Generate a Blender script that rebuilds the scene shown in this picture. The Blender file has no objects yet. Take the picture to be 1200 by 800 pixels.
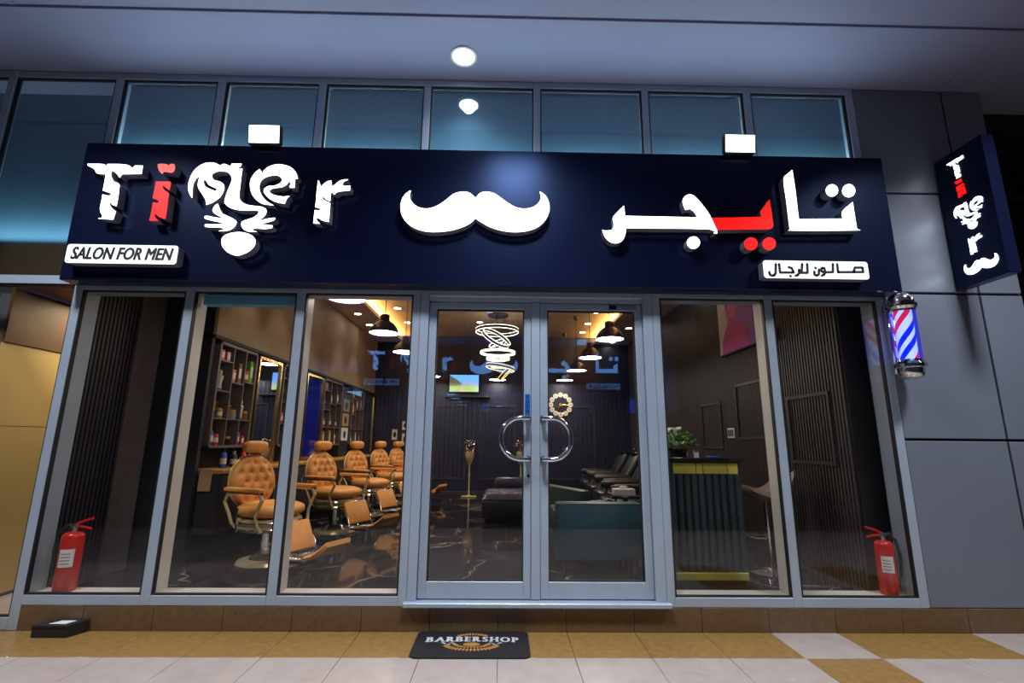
import bpy, bmesh, math, random
from mathutils import Vector, Matrix

random.seed(7)
SC = bpy.context.scene
COL = SC.collection
HC = 1.332            # camera height above the pavement
FZ = 0.167            # shop floor level
PI = math.pi

# ------------------------------------------------------------------ camera
def make_camera():
    p, y, r = math.radians(11.681), math.radians(0.975), math.radians(0.538)
    f = Vector((math.sin(y) * math.cos(p), math.cos(y) * math.cos(p), math.sin(p)))
    rt = Vector((math.cos(y), -math.sin(y), 0))
    up = rt.cross(f)
    c, s = math.cos(r), math.sin(r)
    R = rt * c + up * s
    U = up * c - rt * s
    cd = bpy.data.cameras.new('camera')
    cd.sensor_width = 36.0
    cd.lens = 17.0
    cd.clip_start = 0.02
    cd.clip_end = 100
    co = bpy.data.objects.new('camera', cd)
    m = Matrix((R, U, -f)).transposed().to_4x4()
    m.translation = Vector((0, -3.8, HC))
    co.matrix_world = m
    COL.objects.link(co)
    SC.camera = co
make_camera()

# ------------------------------------------------------------------ world, exposure
world = bpy.data.worlds.new('world')
SC.world = world
world.use_nodes = True
world.node_tree.nodes['Background'].inputs['Color'].default_value = (0.30, 0.34, 0.62, 1)
world.node_tree.nodes['Background'].inputs['Strength'].default_value = 0.42
SC.view_settings.view_transform = 'Standard'
SC.view_settings.look = 'None'
SC.view_settings.exposure = 0.0
SC.view_settings.gamma = 1.0
SC.view_settings.use_curve_mapping = False
SC.cycles.max_bounces = 8
SC.cycles.transparent_max_bounces = 16
SC.cycles.caustics_reflective = False
SC.cycles.caustics_refractive = False
SC.cycles.sample_clamp_indirect = 4.0

def area_light(name, loc, rot, size, size_y, power, color, shape='RECTANGLE'):
    ld = bpy.data.lights.new(name, 'AREA')
    ld.shape = shape
    ld.size = size
    ld.size_y = size_y
    ld.energy = power
    ld.color = color
    o = bpy.data.objects.new(name, ld)
    o.location = loc
    o.rotation_euler = rot
    COL.objects.link(o)
    return o

def spot_light(name, loc, power, color, angle=110, blend=0.6, size=0.06, rot=(0, 0, 0)):
    ld = bpy.data.lights.new(name, 'SPOT')
    ld.energy = power
    ld.color = color
    ld.spot_size = math.radians(angle)
    ld.spot_blend = blend
    ld.shadow_soft_size = size
    o = bpy.data.objects.new(name, ld)
    o.location = loc
    o.rotation_euler = rot
    COL.objects.link(o)
    return o

# arcade ceiling lamps (one row near the shop, an unseen row added over the walkway)
ARCADE = [(-0.37, -0.28)]
for (x, y) in ARCADE:
    spot_light('arcade_lamp_light', (x, y, 4.49), 40, (0.86, 0.9, 1.0), 120, 0.9)
for x in (-3.6, 0.1, 3.8):
    area_light('added_walkway_light', (x, -1.6, 4.46), (0, 0, 0), 0.5, 0.5, 85, (0.9, 0.92, 1.0)).data.spread = math.radians(120)
# unseen light added behind the sign to brighten the clerestory back panels
area_light('added_wash_light', (-0.16, 0.055, 3.69), (PI, 0, 0), 6.4, 0.03, 50, (0.78, 0.95, 1.0))
# unseen uplight added on the sign top to brighten the arcade ceiling
area_light('added_ceiling_uplight', (-0.15, -0.08, 3.735), (PI, 0, 0), 6.3, 0.04, 3.0, (0.72, 0.8, 1.0))
for y in (1.6, 2.4, 3.3, 4.75, 5.6):
    spot_light('soffit_downlight_light', (-2.62, y, 3.55), 26, (1.0, 0.86, 0.66), 80, 0.5, 0.05, (0, math.radians(-9), 0))
area_light('added_neighbour_uplight', (-4.4, 0.2, 3.02), (PI, 0, 0), 1.6, 0.05, 7, (0.75, 0.92, 1.0))  # unseen light added to brighten the neighbour's upper teal panel
area_light('cove_light_left', (-2.42, 4.2, 3.64), (0, math.radians(-140), 0), 0.05, 6.2, 75, (1.0, 0.58, 0.18))  # cove LED strips on the soffit edges inside the shop
area_light('cove_light_right', (2.17, 4.2, 3.64), (0, math.radians(140), 0), 0.05, 6.2, 75, (1.0, 0.58, 0.18))

# ------------------------------------------------------------------ materials
def srgb(r, g, b):
    f = lambda c: (c / 255 / 12.92) if c / 255 <= 0.04045 else ((c / 255 + 0.055) / 1.055) ** 2.4
    return (f(r), f(g), f(b))

def new_mat(name):
    m = bpy.data.materials.new(name)
    m.use_nodes = True
    nt = m.node_tree
    b = nt.nodes['Principled BSDF']
    return m, nt, b

def mat(name, col, rough=0.5, metal=0.0, var=0.12, scale=6.0, bump=0.0, bscale=60.0, spec=None, stretch=None):
    """principled surface whose colour wanders a little with a noise"""
    m, nt, b = new_mat(name)
    N, L = nt.nodes, nt.links
    tc = N.new('ShaderNodeTexCoord')
    src = tc.outputs['Object']
    if stretch:
        mp = N.new('ShaderNodeMapping')
        mp.inputs['Scale'].default_value = stretch
        L.new(src, mp.inputs['Vector'])
        src = mp.outputs['Vector']
    nz = N.new('ShaderNodeTexNoise')
    nz.inputs['Scale'].default_value = scale
    nz.inputs['Detail'].default_value = 4
    L.new(src, nz.inputs['Vector'])
    rp = N.new('ShaderNodeValToRGB')
    rp.color_ramp.elements[0].position = 0.3
    rp.color_ramp.elements[1].position = 0.7
    rp.color_ramp.elements[0].color = tuple(c * (1 - var) for c in col) + (1,)
    rp.color_ramp.elements[1].color = tuple(min(1, c * (1 + var)) for c in col) + (1,)
    L.new(nz.outputs['Fac'], rp.inputs['Fac'])
    L.new(rp.outputs['Color'], b.inputs['Base Color'])
    b.inputs['Roughness'].default_value = rough
    b.inputs['Metallic'].default_value = metal
    if spec is not None:
        b.inputs['Specular IOR Level'].default_value = spec
    if bump:
        n2 = N.new('ShaderNodeTexNoise')
        n2.inputs['Scale'].default_value = bscale
        n2.inputs['Detail'].default_value = 3
        L.new(src, n2.inputs['Vector'])
        bp = N.new('ShaderNodeBump')
        bp.inputs['Strength'].default_value = bump
        bp.inputs['Distance'].default_value = 0.01
        L.new(n2.outputs['Fac'], bp.inputs['Height'])
        L.new(bp.outputs['Normal'], b.inputs['Normal'])
    return m

def glow(name, col, strength, base=(0.8, 0.8, 0.8)):
    m, nt, b = new_mat(name)
    b.inputs['Base Color'].default_value = base + (1,)
    b.inputs['Emission Color'].default_value = col + (1,)
    b.inputs['Emission Strength'].default_value = strength
    b.inputs['Roughness'].default_value = 0.4
    return m

def glass(name, f0, tint=(1, 1, 1), refl=(1, 1, 1)):
    m = bpy.data.materials.new(name)
    m.use_nodes = True
    nt = m.node_tree
    N, L = nt.nodes, nt.links
    N.remove(N['Principled BSDF'])
    lw = N.new('ShaderNodeLayerWeight')
    lw.inputs['Blend'].default_value = 0.5
    pw = N.new('ShaderNodeMath'); pw.operation = 'POWER'; pw.inputs[1].default_value = 4.0
    ma = N.new('ShaderNodeMath'); ma.operation = 'MULTIPLY_ADD'
    ma.inputs[1].default_value = 1 - f0; ma.inputs[2].default_value = f0
    L.new(lw.outputs['Facing'], pw.inputs[0]); L.new(pw.outputs[0], ma.inputs[0])
    tr = N.new('ShaderNodeBsdfTransparent'); tr.inputs['Color'].default_value = tint + (1,)
    gl = N.new('ShaderNodeBsdfGlossy'); gl.inputs['Color'].default_value = refl + (1,)
    gl.inputs['Roughness'].default_value = 0.0
    mx = N.new('ShaderNodeMixShader')
    L.new(ma.outputs[0], mx.inputs['Fac']); L.new(tr.outputs[0], mx.inputs[1]); L.new(gl.outputs[0], mx.inputs[2])
    L.new(mx.outputs[0], N['Material Output'].inputs['Surface'])
    return m

def marble(name, base, base2, vein, vein2, rough, scale=1.3, thin=0.03, spec=None):
    m, nt, b = new_mat(name)
    N, L = nt.nodes, nt.links
    geo = N.new('ShaderNodeNewGeometry')
    nz = N.new('ShaderNodeTexNoise'); nz.inputs['Scale'].default_value = scale * 1.6; nz.inputs['Detail'].default_value = 5
    L.new(geo.outputs['Position'], nz.inputs['Vector'])
    sc = N.new('ShaderNodeVectorMath'); sc.operation = 'SCALE'; sc.inputs['Scale'].default_value = 0.7
    L.new(nz.outputs['Color'], sc.inputs[0])
    ad = N.new('ShaderNodeVectorMath'); ad.operation = 'ADD'
    L.new(geo.outputs['Position'], ad.inputs[0]); L.new(sc.outputs[0], ad.inputs[1])
    vo = N.new('ShaderNodeTexVoronoi'); vo.feature = 'DISTANCE_TO_EDGE'; vo.inputs['Scale'].default_value = scale
    L.new(ad.outputs[0], vo.inputs['Vector'])
    rp = N.new('ShaderNodeValToRGB')
    rp.color_ramp.elements[0].color = (1, 1, 1, 1); rp.color_ramp.elements[1].color = (0, 0, 0, 1)
    rp.color_ramp.elements[1].position = thin
    L.new(vo.outputs['Distance'], rp.inputs['Fac'])
    n2 = N.new('ShaderNodeTexNoise'); n2.inputs['Scale'].default_value = scale * 1.1; n2.inputs['Detail'].default_value = 3
    L.new(geo.outputs['Position'], n2.inputs['Vector'])
    r2 = N.new('ShaderNodeValToRGB'); r2.color_ramp.elements[0].position = 0.42; r2.color_ramp.elements[1].position = 0.6
    L.new(n2.outputs['Fac'], r2.inputs['Fac'])
    mu = N.new('ShaderNodeMath'); mu.operation = 'MULTIPLY'
    L.new(rp.outputs['Color'], mu.inputs[0]); L.new(r2.outputs['Color'], mu.inputs[1])
    bc = N.new('ShaderNodeMix'); bc.data_type = 'RGBA'
    bc.inputs['A'].default_value = base + (1,); bc.inputs['B'].default_value = base2 + (1,)
    n3 = N.new('ShaderNodeTexNoise'); n3.inputs['Scale'].default_value = scale * 4; n3.inputs['Detail'].default_value = 6
    L.new(geo.outputs['Position'], n3.inputs['Vector'])
    L.new(n3.outputs['Fac'], bc.inputs['Factor'])
    vc = N.new('ShaderNodeMix'); vc.data_type = 'RGBA'
    vc.inputs['A'].default_value = vein + (1,); vc.inputs['B'].default_value = vein2 + (1,)
    L.new(n3.outputs['Fac'], vc.inputs['Factor'])
    fc = N.new('ShaderNodeMix'); fc.data_type = 'RGBA'
    L.new(mu.outputs[0], fc.inputs['Factor']); L.new(bc.outputs['Result'], fc.inputs['A']); L.new(vc.outputs['Result'], fc.inputs['B'])
    L.new(fc.outputs['Result'], b.inputs['Base Color'])
    b.inputs['Roughness'].default_value = rough
    if spec is not None:
        b.inputs['Specular IOR Level'].default_value = spec
    return m

M = {}
M['alu'] = mat('brushed_aluminium_paint', srgb(170, 186, 202), 0.42, 0.25, 0.05, 3.0)
M['cream'] = mat('cream_sill_paint', srgb(205, 200, 188), 0.5, 0, 0.05, 3.0)
M['gasket'] = mat('black_rubber', (0.008, 0.008, 0.01), 0.6)
M['pane'] = glass('shop_glass', 0.038)
M['upper_glass'] = glass('clerestory_glass', 0.10, (0.85, 0.95, 1.0))
M['teal'] = mat('teal_back_panel', srgb(84, 122, 140), 0.6, 0, 0.06, 1.2)
M['mirror_glass'] = None
M['ceil_ext'] = mat('arcade_ceiling_paint', srgb(142, 140, 166), 0.55, 0, 0.03, 1.0)
M['composite'] = mat('grey_composite_panel', srgb(118, 126, 139), 0.38, 0.15, 0.04, 1.5)
M['dark'] = mat('dark_void', (0.012, 0.011, 0.012), 0.6)
M['sign_black'] = mat('sign_black_panel', (0.0045, 0.006, 0.024), 0.28, 0, 0.1, 2.0, spec=0.5)
M['sign_black'].node_tree.nodes['Principled BSDF'].inputs['Specular Tint'].default_value = (0.22, 0.42, 1.0, 1)
M['letter_side'] = mat('letter_return_grey', srgb(120, 122, 140), 0.5)
M['letter_white'] = glow('letter_white_face', (0.88, 0.94, 1.0), 4.2)
M['letter_red'] = glow('letter_red_face', (1.0, 0.008, 0.006), 1.2, (0.2, 0.0, 0.0))
M['letter_pink'] = glow('letter_pink_face', (1.0, 0.16, 0.12), 1.0, (0.3, 0.02, 0.02))
M['plaque_white'] = glow('plaque_white_face', (0.85, 0.92, 1.0), 1.15)
M['ink'] = mat('black_ink', (0.006, 0.006, 0.02), 0.5)
M['flood'] = glow('floodlight_led_face', (0.86, 1.0, 0.98), 4.0)
M['lamp_white'] = glow('lamp_white_face', (1.0, 0.93, 0.82), 30.0)
M['lamp_cool'] = glow('lamp_cool_face', (0.95, 0.97, 1.0), 8.0)
M['ring_led'] = glow('ring_led', (1.0, 0.93, 0.75), 3.0)
M['gold_led'] = glow('gold_led', (1.0, 0.62, 0.12), 2.2)
M['tile_beige'] = marble('beige_marble_tile', srgb(184, 175, 168), srgb(160, 148, 140), srgb(150, 130, 120), srgb(205, 200, 195), 0.22, 2.0, 0.02)
M['tile_yellow'] = marble('ochre_marble_tile', srgb(164, 130, 74), srgb(122, 94, 52), srgb(178, 142, 84), srgb(104, 78, 44), 0.22, 5.0, 0.05)
M['plinth'] = marble('brown_marble_plinth', srgb(122, 98, 68), srgb(88, 68, 48), srgb(120, 96, 62), srgb(66, 46, 28), 0.3, 5.0, 0.05)
M['grout'] = mat('grout', srgb(110, 104, 98), 0.8)
M['black_marble'] = marble('black_marble_tile', (0.007, 0.006, 0.008), (0.02, 0.018, 0.022), srgb(160, 128, 90), srgb(190, 180, 175), 0.07, 1.15, 0.02)
M['joint_light'] = mat('pale_joint', srgb(120, 112, 112), 0.6)
M['slat'] = mat('dark_grey_slat', srgb(66, 60, 60), 0.45, 0, 0.1, 3.0)
M['slat_dark'] = mat('blackish_slat', srgb(44, 42, 50), 0.4, 0, 0.1, 3.0)
M['grey_gloss'] = mat('grey_brown_gloss_panel', srgb(104, 95, 95), 0.15)
M['pale_disc'] = mat('pale_clock_disc', srgb(226, 216, 196), 0.5)
M['painted_blue_reflection'] = mat('mirror_painted_blue', srgb(8, 20, 140), 0.08)  # blue reflection of one wall mirror, put into its base colour
M['slat_back'] = mat('black_slat_backing', (0.006, 0.006, 0.007), 0.6)
M['navy'] = mat('navy_wall_panel', srgb(38, 42, 66), 0.4, 0, 0.12, 2.0)
M['navy_trim'] = mat('navy_moulding', srgb(58, 56, 68), 0.4)
M['beige_wall'] = mat('beige_wall_paint', srgb(150, 132, 108), 0.6, 0, 0.1, 2.0, 0.2, 12.0, stretch=(2, 2, 0.25))
M['ceil_int'] = mat('warm_ceiling_paint', srgb(196, 170, 140), 0.7, 0, 0.04, 1.5)
M['soffit'] = mat('soffit_paint', srgb(222, 196, 178), 0.6, 0, 0.05, 1.5)
M['chrome'] = mat('chrome', (0.75, 0.76, 0.78), 0.1, 1.0, 0.04)
M['gold'] = mat('gold_metal', (0.72, 0.47, 0.12), 0.22, 1.0, 0.06)
M['cream_enamel'] = mat('cream_enamel', srgb(205, 190, 140), 0.25, 0.2, 0.04)
M['tan'] = mat('tan_leather', srgb(228, 160, 84), 0.42, 0, 0.1, 9.0, 0.15, 90.0)
M['black_gloss'] = mat('black_gloss', (0.008, 0.008, 0.01), 0.15)
M['black_matte'] = mat('black_matte', (0.012, 0.012, 0.014), 0.55)
M['black_leather'] = mat('black_leather', (0.014, 0.014, 0.018), 0.32, 0, 0.2, 8.0, 0.2, 70.0)
M['plum_leather'] = mat('plum_black_leather', srgb(70, 62, 84), 0.32, 0, 0.15, 8.0, 0.15, 70.0)
M['teal_leather'] = mat('teal_leather', srgb(40, 70, 76), 0.42, 0, 0.1, 5.0, 0.12, 80.0)
M['dark_teal'] = mat('dark_green_fluting', srgb(34, 48, 50), 0.45, 0, 0.1, 4.0)
M['taupe'] = mat('taupe_leather', srgb(140, 120, 108), 0.4, 0, 0.08, 8.0)
M['red_paint'] = mat('red_enamel', srgb(196, 26, 18), 0.3, 0, 0.06)
M['white_paint'] = mat('white_print', srgb(225, 225, 222), 0.5, 0, 0.03)
M['grey_print'] = mat('grey_print', srgb(120, 120, 120), 0.6)
M['silver'] = mat('silver_metal', (0.6, 0.6, 0.6), 0.25, 1.0)
M['rubber_mat'] = mat('navy_black_rubber_mat', srgb(11, 12, 17), 0.7, 0, 0.1, 30.0, 0.3, 200.0)
M['gold_print'] = mat('gold_print', srgb(176, 128, 62), 0.6)
M['pale_print'] = mat('pale_print', srgb(196, 196, 200), 0.6)
M['blue_sticker'] = mat('blue_sticker', srgb(36, 92, 190), 0.4)
M['wood_gold'] = mat('gold_wood_edge', srgb(190, 140, 70), 0.4, 0, 0.15, 6.0, stretch=(1, 8, 8))
M['cabinet'] = mat('dark_cabinet', srgb(44, 40, 46), 0.35, 0, 0.1)
M['shelf_edge'] = mat('grey_shelf_edge', srgb(104, 92, 90), 0.4, 0, 0.1)
M['shelf_back'] = mat('dark_shelf_back', srgb(34, 32, 44), 0.4)
M['beige_board'] = mat('beige_board', srgb(176, 140, 96), 0.5, 0, 0.08)
M['yellow_wall'] = mat('beige_stone_panel', srgb(224, 190, 122), 0.45, 0, 0.05, 1.5)
M['brown_soffit'] = mat('brown_soffit', srgb(110, 74, 44), 0.5, 0, 0.08)
M['strip_blue'] = mat('blue_strip_surface', srgb(110, 180, 216), 0.6)
M['navy_pendant'] = mat('slate_pendant_metal', srgb(62, 62, 84), 0.35, 0.3, 0.06)
M['leaf'] = mat('leaf_green', srgb(70, 130, 40), 0.5, 0, 0.35, 30.0)
M['leaf_light'] = mat('leaf_lime', srgb(140, 190, 60), 0.5, 0, 0.2, 30.0)
M['petal'] = mat('white_petal', srgb(228, 228, 220), 0.5)
M['gold_panel'] = mat('gold_mirror_panel', (0.62, 0.54, 0.09), 0.25, 0.35, 0.05)
M['pipe'] = mat('dark_pipe', srgb(40, 38, 40), 0.5)

def mirror_mat(name, col, rough=0.02):
    m, nt, b = new_mat(name)
    b.inputs['Base Color'].default_value = col + (1,)
    b.inputs['Metallic'].default_value = 1.0
    b.inputs['Roughness'].default_value = rough
    return m
M['mirror'] = mirror_mat('mirror_silver', (0.62, 0.66, 0.78))
M['smoked'] = mirror_mat('smoked_mirror', (0.36, 0.33, 0.33), 0.03)
M['opp_glass'] = mirror_mat('blue_reflective_glass', (0.16, 0.42, 1.0))
M['blue_mirror'] = mirror_mat('blue_mirror', (0.05, 0.12, 0.8), 0.05)

def striped_pole():
    """red, white and blue helical bands, lit from inside"""
    m, nt, b = new_mat('barber_stripes')
    N, L = nt.nodes, nt.links
    tc = N.new('ShaderNodeTexCoord')
    sx = N.new('ShaderNodeSeparateXYZ'); L.new(tc.outputs['Object'], sx.inputs[0])
    at = N.new('ShaderNodeMath'); at.operation = 'ARCTAN2'
    L.new(sx.outputs['Y'], at.inputs[0]); L.new(sx.outputs['X'], at.inputs[1])
    a2 = N.new('ShaderNodeMath'); a2.operation = 'DIVIDE'; a2.inputs[1].default_value = 2 * PI
    L.new(at.outputs[0], a2.inputs[0])
    zz = N.new('ShaderNodeMath'); zz.operation = 'MULTIPLY'; zz.inputs[1].default_value = -1.95
    L.new(sx.outputs['Z'], zz.inputs[0])
    sm = N.new('ShaderNodeMath'); sm.operation = 'ADD'; L.new(a2.outputs[0], sm.inputs[0]); L.new(zz.outputs[0], sm.inputs[1])
    sh = N.new('ShaderNodeMath'); sh.operation = 'ADD'; sh.inputs[1].default_value = 0.68; L.new(sm.outputs[0], sh.inputs[0])
    fr = N.new('ShaderNodeMath'); fr.operation = 'FRACT'; L.new(sh.outputs[0], fr.inputs[0])
    rp = N.new('ShaderNodeValToRGB'); rp.color_ramp.interpolation = 'CONSTANT'
    W, Rd, Bl = (0.62, 0.72, 1.0, 1), (0.8, 0.015, 0.02, 1), (0.0, 0.02, 0.85, 1)
    stops = [(0, W), (0.1, Rd), (0.22, W), (0.31, Rd), (0.43, W), (0.6, Bl), (0.72, W), (0.82, Bl), (0.94, W)]
    e = rp.color_ramp.elements
    e[0].position, e[0].color = stops[0]
    e[1].position, e[1].color = stops[1]
    for p, c in stops[2:]:
        q = e.new(p); q.color = c
    L.new(fr.outputs[0], rp.inputs['Fac'])
    L.new(rp.outputs['Color'], b.inputs['Base Color'])
    L.new(rp.outputs['Color'], b.inputs['Emission Color'])
    b.inputs['Emission Strength'].default_value = 1.6
    return m
M['stripes'] = striped_pole()
M['blue_tube'] = glass('blue_pole_glass', 0.08, (0.55, 0.6, 1.0))
def lit_acrylic():
    m = M['blue_tube']; N, L = m.node_tree.nodes, m.node_tree.links
    out = N['Material Output']; old = out.inputs['Surface'].links[0].from_socket
    em = N.new('ShaderNodeEmission'); em.inputs['Color'].default_value = (0.05, 0.06, 1, 1); em.inputs['Strength'].default_value = 0.7
    lw = N.new('ShaderNodeLayerWeight'); lw.inputs['Blend'].default_value = 0.45
    mx = N.new('ShaderNodeMixShader')
    L.new(lw.outputs['Facing'], mx.inputs['Fac']); L.new(old, mx.inputs[1]); L.new(em.outputs[0], mx.inputs[2]); L.new(mx.outputs[0], out.inputs['Surface'])
lit_acrylic()

# ------------------------------------------------------------------ mesh helpers
class MB:
    def __init__(s):
        s.v, s.f = [], []
    def add(s, vs, fs):
        o = len(s.v)
        s.v += [tuple(v) for v in vs]
        s.f += [tuple(i + o for i in f) for f in fs]
        return s
    def box(s, x0, x1, y0, y1, z0, z1, bev=0.0):
        if x0 > x1: x0, x1 = x1, x0
        if y0 > y1: y0, y1 = y1, y0
        if z0 > z1: z0, z1 = z1, z0
        if bev <= 0:
            return s.add([(x0, y0, z0), (x1, y0, z0), (x1, y1, z0), (x0, y1, z0), (x0, y0, z1), (x1, y0, z1), (x1, y1, z1), (x0, y1, z1)],
                         [(0, 3, 2, 1), (4, 5, 6, 7), (0, 1, 5, 4), (1, 2, 6, 5), (2, 3, 7, 6), (3, 0, 4, 7)])
        bm = bmesh.new()
        bmesh.ops.create_cube(bm, size=1)
        for v in bm.verts:
            v.co = Vector(((x0 + x1) / 2 + v.co.x * (x1 - x0), (y0 + y1) / 2 + v.co.y * (y1 - y0), (z0 + z1) / 2 + v.co.z * (z1 - z0)))
        bmesh.ops.bevel(bm, geom=list(bm.edges), offset=min(bev, 0.45 * min(x1 - x0, y1 - y0, z1 - z0)), segments=2 if bev > 0.012 else 1, profile=0.5, affect='EDGES')
        return s.bm(bm)
    def bm(s, bm):
        bm.verts.index_update()
        s.add([v.co[:] for v in bm.verts], [[v.index for v in f.verts] for f in bm.faces])
        bm.free()
        return s
    def frame_xz(s, x0, x1, z0, z1, w, y0, y1):
        """rectangular ring in the XZ plane"""
        s.box(x0, x1, y0, y1, z0, z0 + w); s.box(x0, x1, y0, y1, z1 - w, z1)
        s.box(x0, x0 + w, y0, y1, z0 + w, z1 - w); s.box(x1 - w, x1, y0, y1, z0 + w, z1 - w)
        return s
    def frame_yz(s, y0, y1, z0, z1, w, x0, x1):
        s.box(x0, x1, y0, y1, z0, z0 + w); s.box(x0, x1, y0, y1, z1 - w, z1)
        s.box(x0, x1, y0, y0 + w, z0 + w, z1 - w); s.box(x0, x1, y1 - w, y1, z0 + w, z1 - w)
        return s
    def lathe(s, prof, c=(0, 0, 0), n=24, axis='z'):
        vs, fs = [], []
        m = len(prof)
        for i in range(n):
            a = 2 * PI * i / n
            for r, h in prof:
                r = max(r, 1e-4)
                if axis == 'z': p = (c[0] + r * math.cos(a), c[1] + r * math.sin(a), c[2] + h)
                elif axis == 'y': p = (c[0] + r * math.cos(a), c[1] + h, c[2] - r * math.sin(a))
                else: p = (c[0] + h, c[1] + r * math.cos(a), c[2] + r * math.sin(a))
                vs.append(p)
        for i in range(n):
            j = (i + 1) % n
            for k in range(m - 1):
                fs.append((i * m + k, j * m + k, j * m + k + 1, i * m + k + 1))
        return s.add(vs, fs)
    def tube(s, pts, r, n=10, closed=False):
        """round bar along a path; r may be a list"""
        pts = [Vector(p) for p in pts]
        k = len(pts)
        vs, fs = [], []
        nrm = None
        for i, p in enumerate(pts):
            if closed:
                t = (pts[(i + 1) % k] - pts[i - 1]).normalized()
            else:
                t = (pts[min(i + 1, k - 1)] - pts[max(i - 1, 0)]).normalized()
            if nrm is None:
                up = Vector((0, 0, 1)) if abs(t.z) < 0.9 else Vector((1, 0, 0))
                nrm = t.cross(up).normalized()
            else:
                nrm = (nrm - t * nrm.dot(t)).normalized()
            b = t.cross(nrm)
            rr = r[i] if isinstance(r, (list, tuple)) else r
            for j in range(n):
                a = 2 * PI * j / n
                vs.append(p + (nrm * math.cos(a) + b * math.sin(a)) * rr)
        for i in range(k if closed else k - 1):
            i2 = (i + 1) % k
            for j in range(n):
                j2 = (j + 1) % n
                fs.append((i * n + j, i * n + j2, i2 * n + j2, i2 * n + j))
        if not closed:
            fs.append(tuple(range(n))[::-1]); fs.append(tuple((k - 1) * n + j for j in range(n)))
        return s.add(vs, fs)
    def ellipsoid(s, c, rx, ry, rz, n=20, m=12, e=1.0):
        vs, fs = [], []
        def pw(x): return math.copysign(abs(x) ** e, x)
        for i in range(m + 1):
            t = -PI / 2 + PI * i / m
            for j in range(n):
                a = 2 * PI * j / n
                vs.append((c[0] + rx * pw(math.cos(t)) * pw(math.cos(a)), c[1] + ry * pw(math.cos(t)) * pw(math.sin(a)), c[2] + rz * pw(math.sin(t))))
        for i in range(m):
            for j in range(n):
                j2 = (j + 1) % n
                fs.append((i * n + j, i * n + j2, (i + 1) * n + j2, (i + 1) * n + j))
        return s.add(vs, fs)
    def shift(s, d):
        s.v = [(a + d[0], b + d[1], c + d[2]) for a, b, c in s.v]
        return s
    def xf(s, mtx):
        s.v = [tuple(mtx @ Vector(p)) for p in s.v]
        return s
    def mesh(s, name, material, smooth=True):
        me = bpy.data.meshes.new(name)
        me.from_pydata(s.v, [], s.f)
        me.update()
        if isinstance(material, str): material = M[material]
        me.materials.append(material)
        if smooth:
            me.polygons.foreach_set('use_smooth', [True] * len(me.polygons))
            me.set_sharp_from_angle(angle=math.radians(38))
        return me
    def build(s, name, material, parent=None, world=False, label=None, smooth=True, kind=None):
        if world and parent is not None:
            q = parent
            off = Vector((0, 0, 0))
            while q is not None:
                off += q.location
                q = q.parent
            s.shift(-off)
        o = bpy.data.objects.new(name, s.mesh(name, material, smooth))
        COL.objects.link(o)
        if parent is not None: o.parent = parent
        if label: o['label'] = label
        if kind: o['kind'] = kind
        return o

def thing(name, label, cat, loc=(0, 0, 0), rz=0.0, group=None):
    o = bpy.data.objects.new(name, None)
    o.empty_display_size = 0.1
    o.location = loc
    o.rotation_euler = (0, 0, rz)
    o['label'] = label
    o['category'] = cat
    if group: o['group'] = group
    COL.objects.link(o)
    return o

def solo(name, mb, material, label, cat, group=None, smooth=True):
    """a thing that is one mesh, its origin moved to the middle of its base"""
    xs = [p[0] for p in mb.v]; ys = [p[1] for p in mb.v]; zs = [p[2] for p in mb.v]
    c = ((min(xs) + max(xs)) / 2, (min(ys) + max(ys)) / 2, min(zs))
    mb.shift((-c[0], -c[1], -c[2]))
    o = mb.build(name, material, smooth=smooth)
    o.location = c
    o['label'] = label
    o['category'] = cat
    if group: o['group'] = group
    return o

def struct(name, mb, material, smooth=False):
    o = mb.build(name, material, smooth=smooth)
    o['kind'] = 'structure'
    return o

def copy_tree(o, parent=None):
    c = o.copy()
    COL.objects.link(c)
    if parent is not None:
        c.parent = parent
    for ch in [x for x in o.children]:
        copy_tree(ch, c)
    return c

def copy_piece(o, loc, parent):
    c = o.copy()
    COL.objects.link(c)
    c.parent = parent
    c.location = loc
    return c

def smooth_poly(pts, cos_lim=0.55, sub=3):
    """Catmull-Rom rounding that keeps true corners"""
    n = len(pts)
    P = [Vector((a, b)) for a, b in pts]
    corner = []
    for i in range(n):
        a = (P[i] - P[i - 1]); b = (P[(i + 1) % n] - P[i])
        corner.append(a.length < 1e-6 or b.length < 1e-6 or a.normalized().dot(b.normalized()) < cos_lim)
    out = []
    for i in range(n):
        p1, p2 = P[i], P[(i + 1) % n]
        p0 = P[i - 1] if not corner[i] else p1 * 2 - p2
        p3 = P[(i + 2) % n] if not corner[(i + 1) % n] else p2 * 2 - p1
        if corner[i] and corner[(i + 1) % n]:
            out.append((p1.x, p1.y)); continue
        for k in range(sub):
            t = k / sub
            q = 0.5 * ((2 * p1) + (p2 - p0) * t + (2 * p0 - 5 * p1 + 4 * p2 - p3) * t * t + (3 * p1 - p0 - 3 * p2 + p3) * t ** 3)
            out.append((q.x, q.y))
    return out

def shape_mb(loops, depth):
    """filled outline(s) extruded: returns MB in local coords, outline in XY, thickness along Z from 0 to depth"""
    cu = bpy.data.curves.new('outline', 'CURVE')
    cu.dimensions = '2D'
    cu.fill_mode = 'BOTH'
    cu.extrude = depth / 2
    for lp in loops:
        sp = cu.splines.new('POLY')
        sp.points.add(len(lp) - 1)
        for p, q in zip(sp.points, lp):
            p.co = (q[0], q[1], 0, 1)
        sp.use_cyclic_u = True
    o = bpy.data.objects.new('outline', cu)
    COL.objects.link(o)
    me = o.to_mesh()
    mb = MB()
    mb.add([(v.co.x, v.co.y, v.co.z + depth / 2) for v in me.vertices], [tuple(p.vertices) for p in me.polygons])
    o.to_mesh_clear()
    bpy.data.objects.remove(o)
    bpy.data.curves.remove(cu)
    return mb

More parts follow.
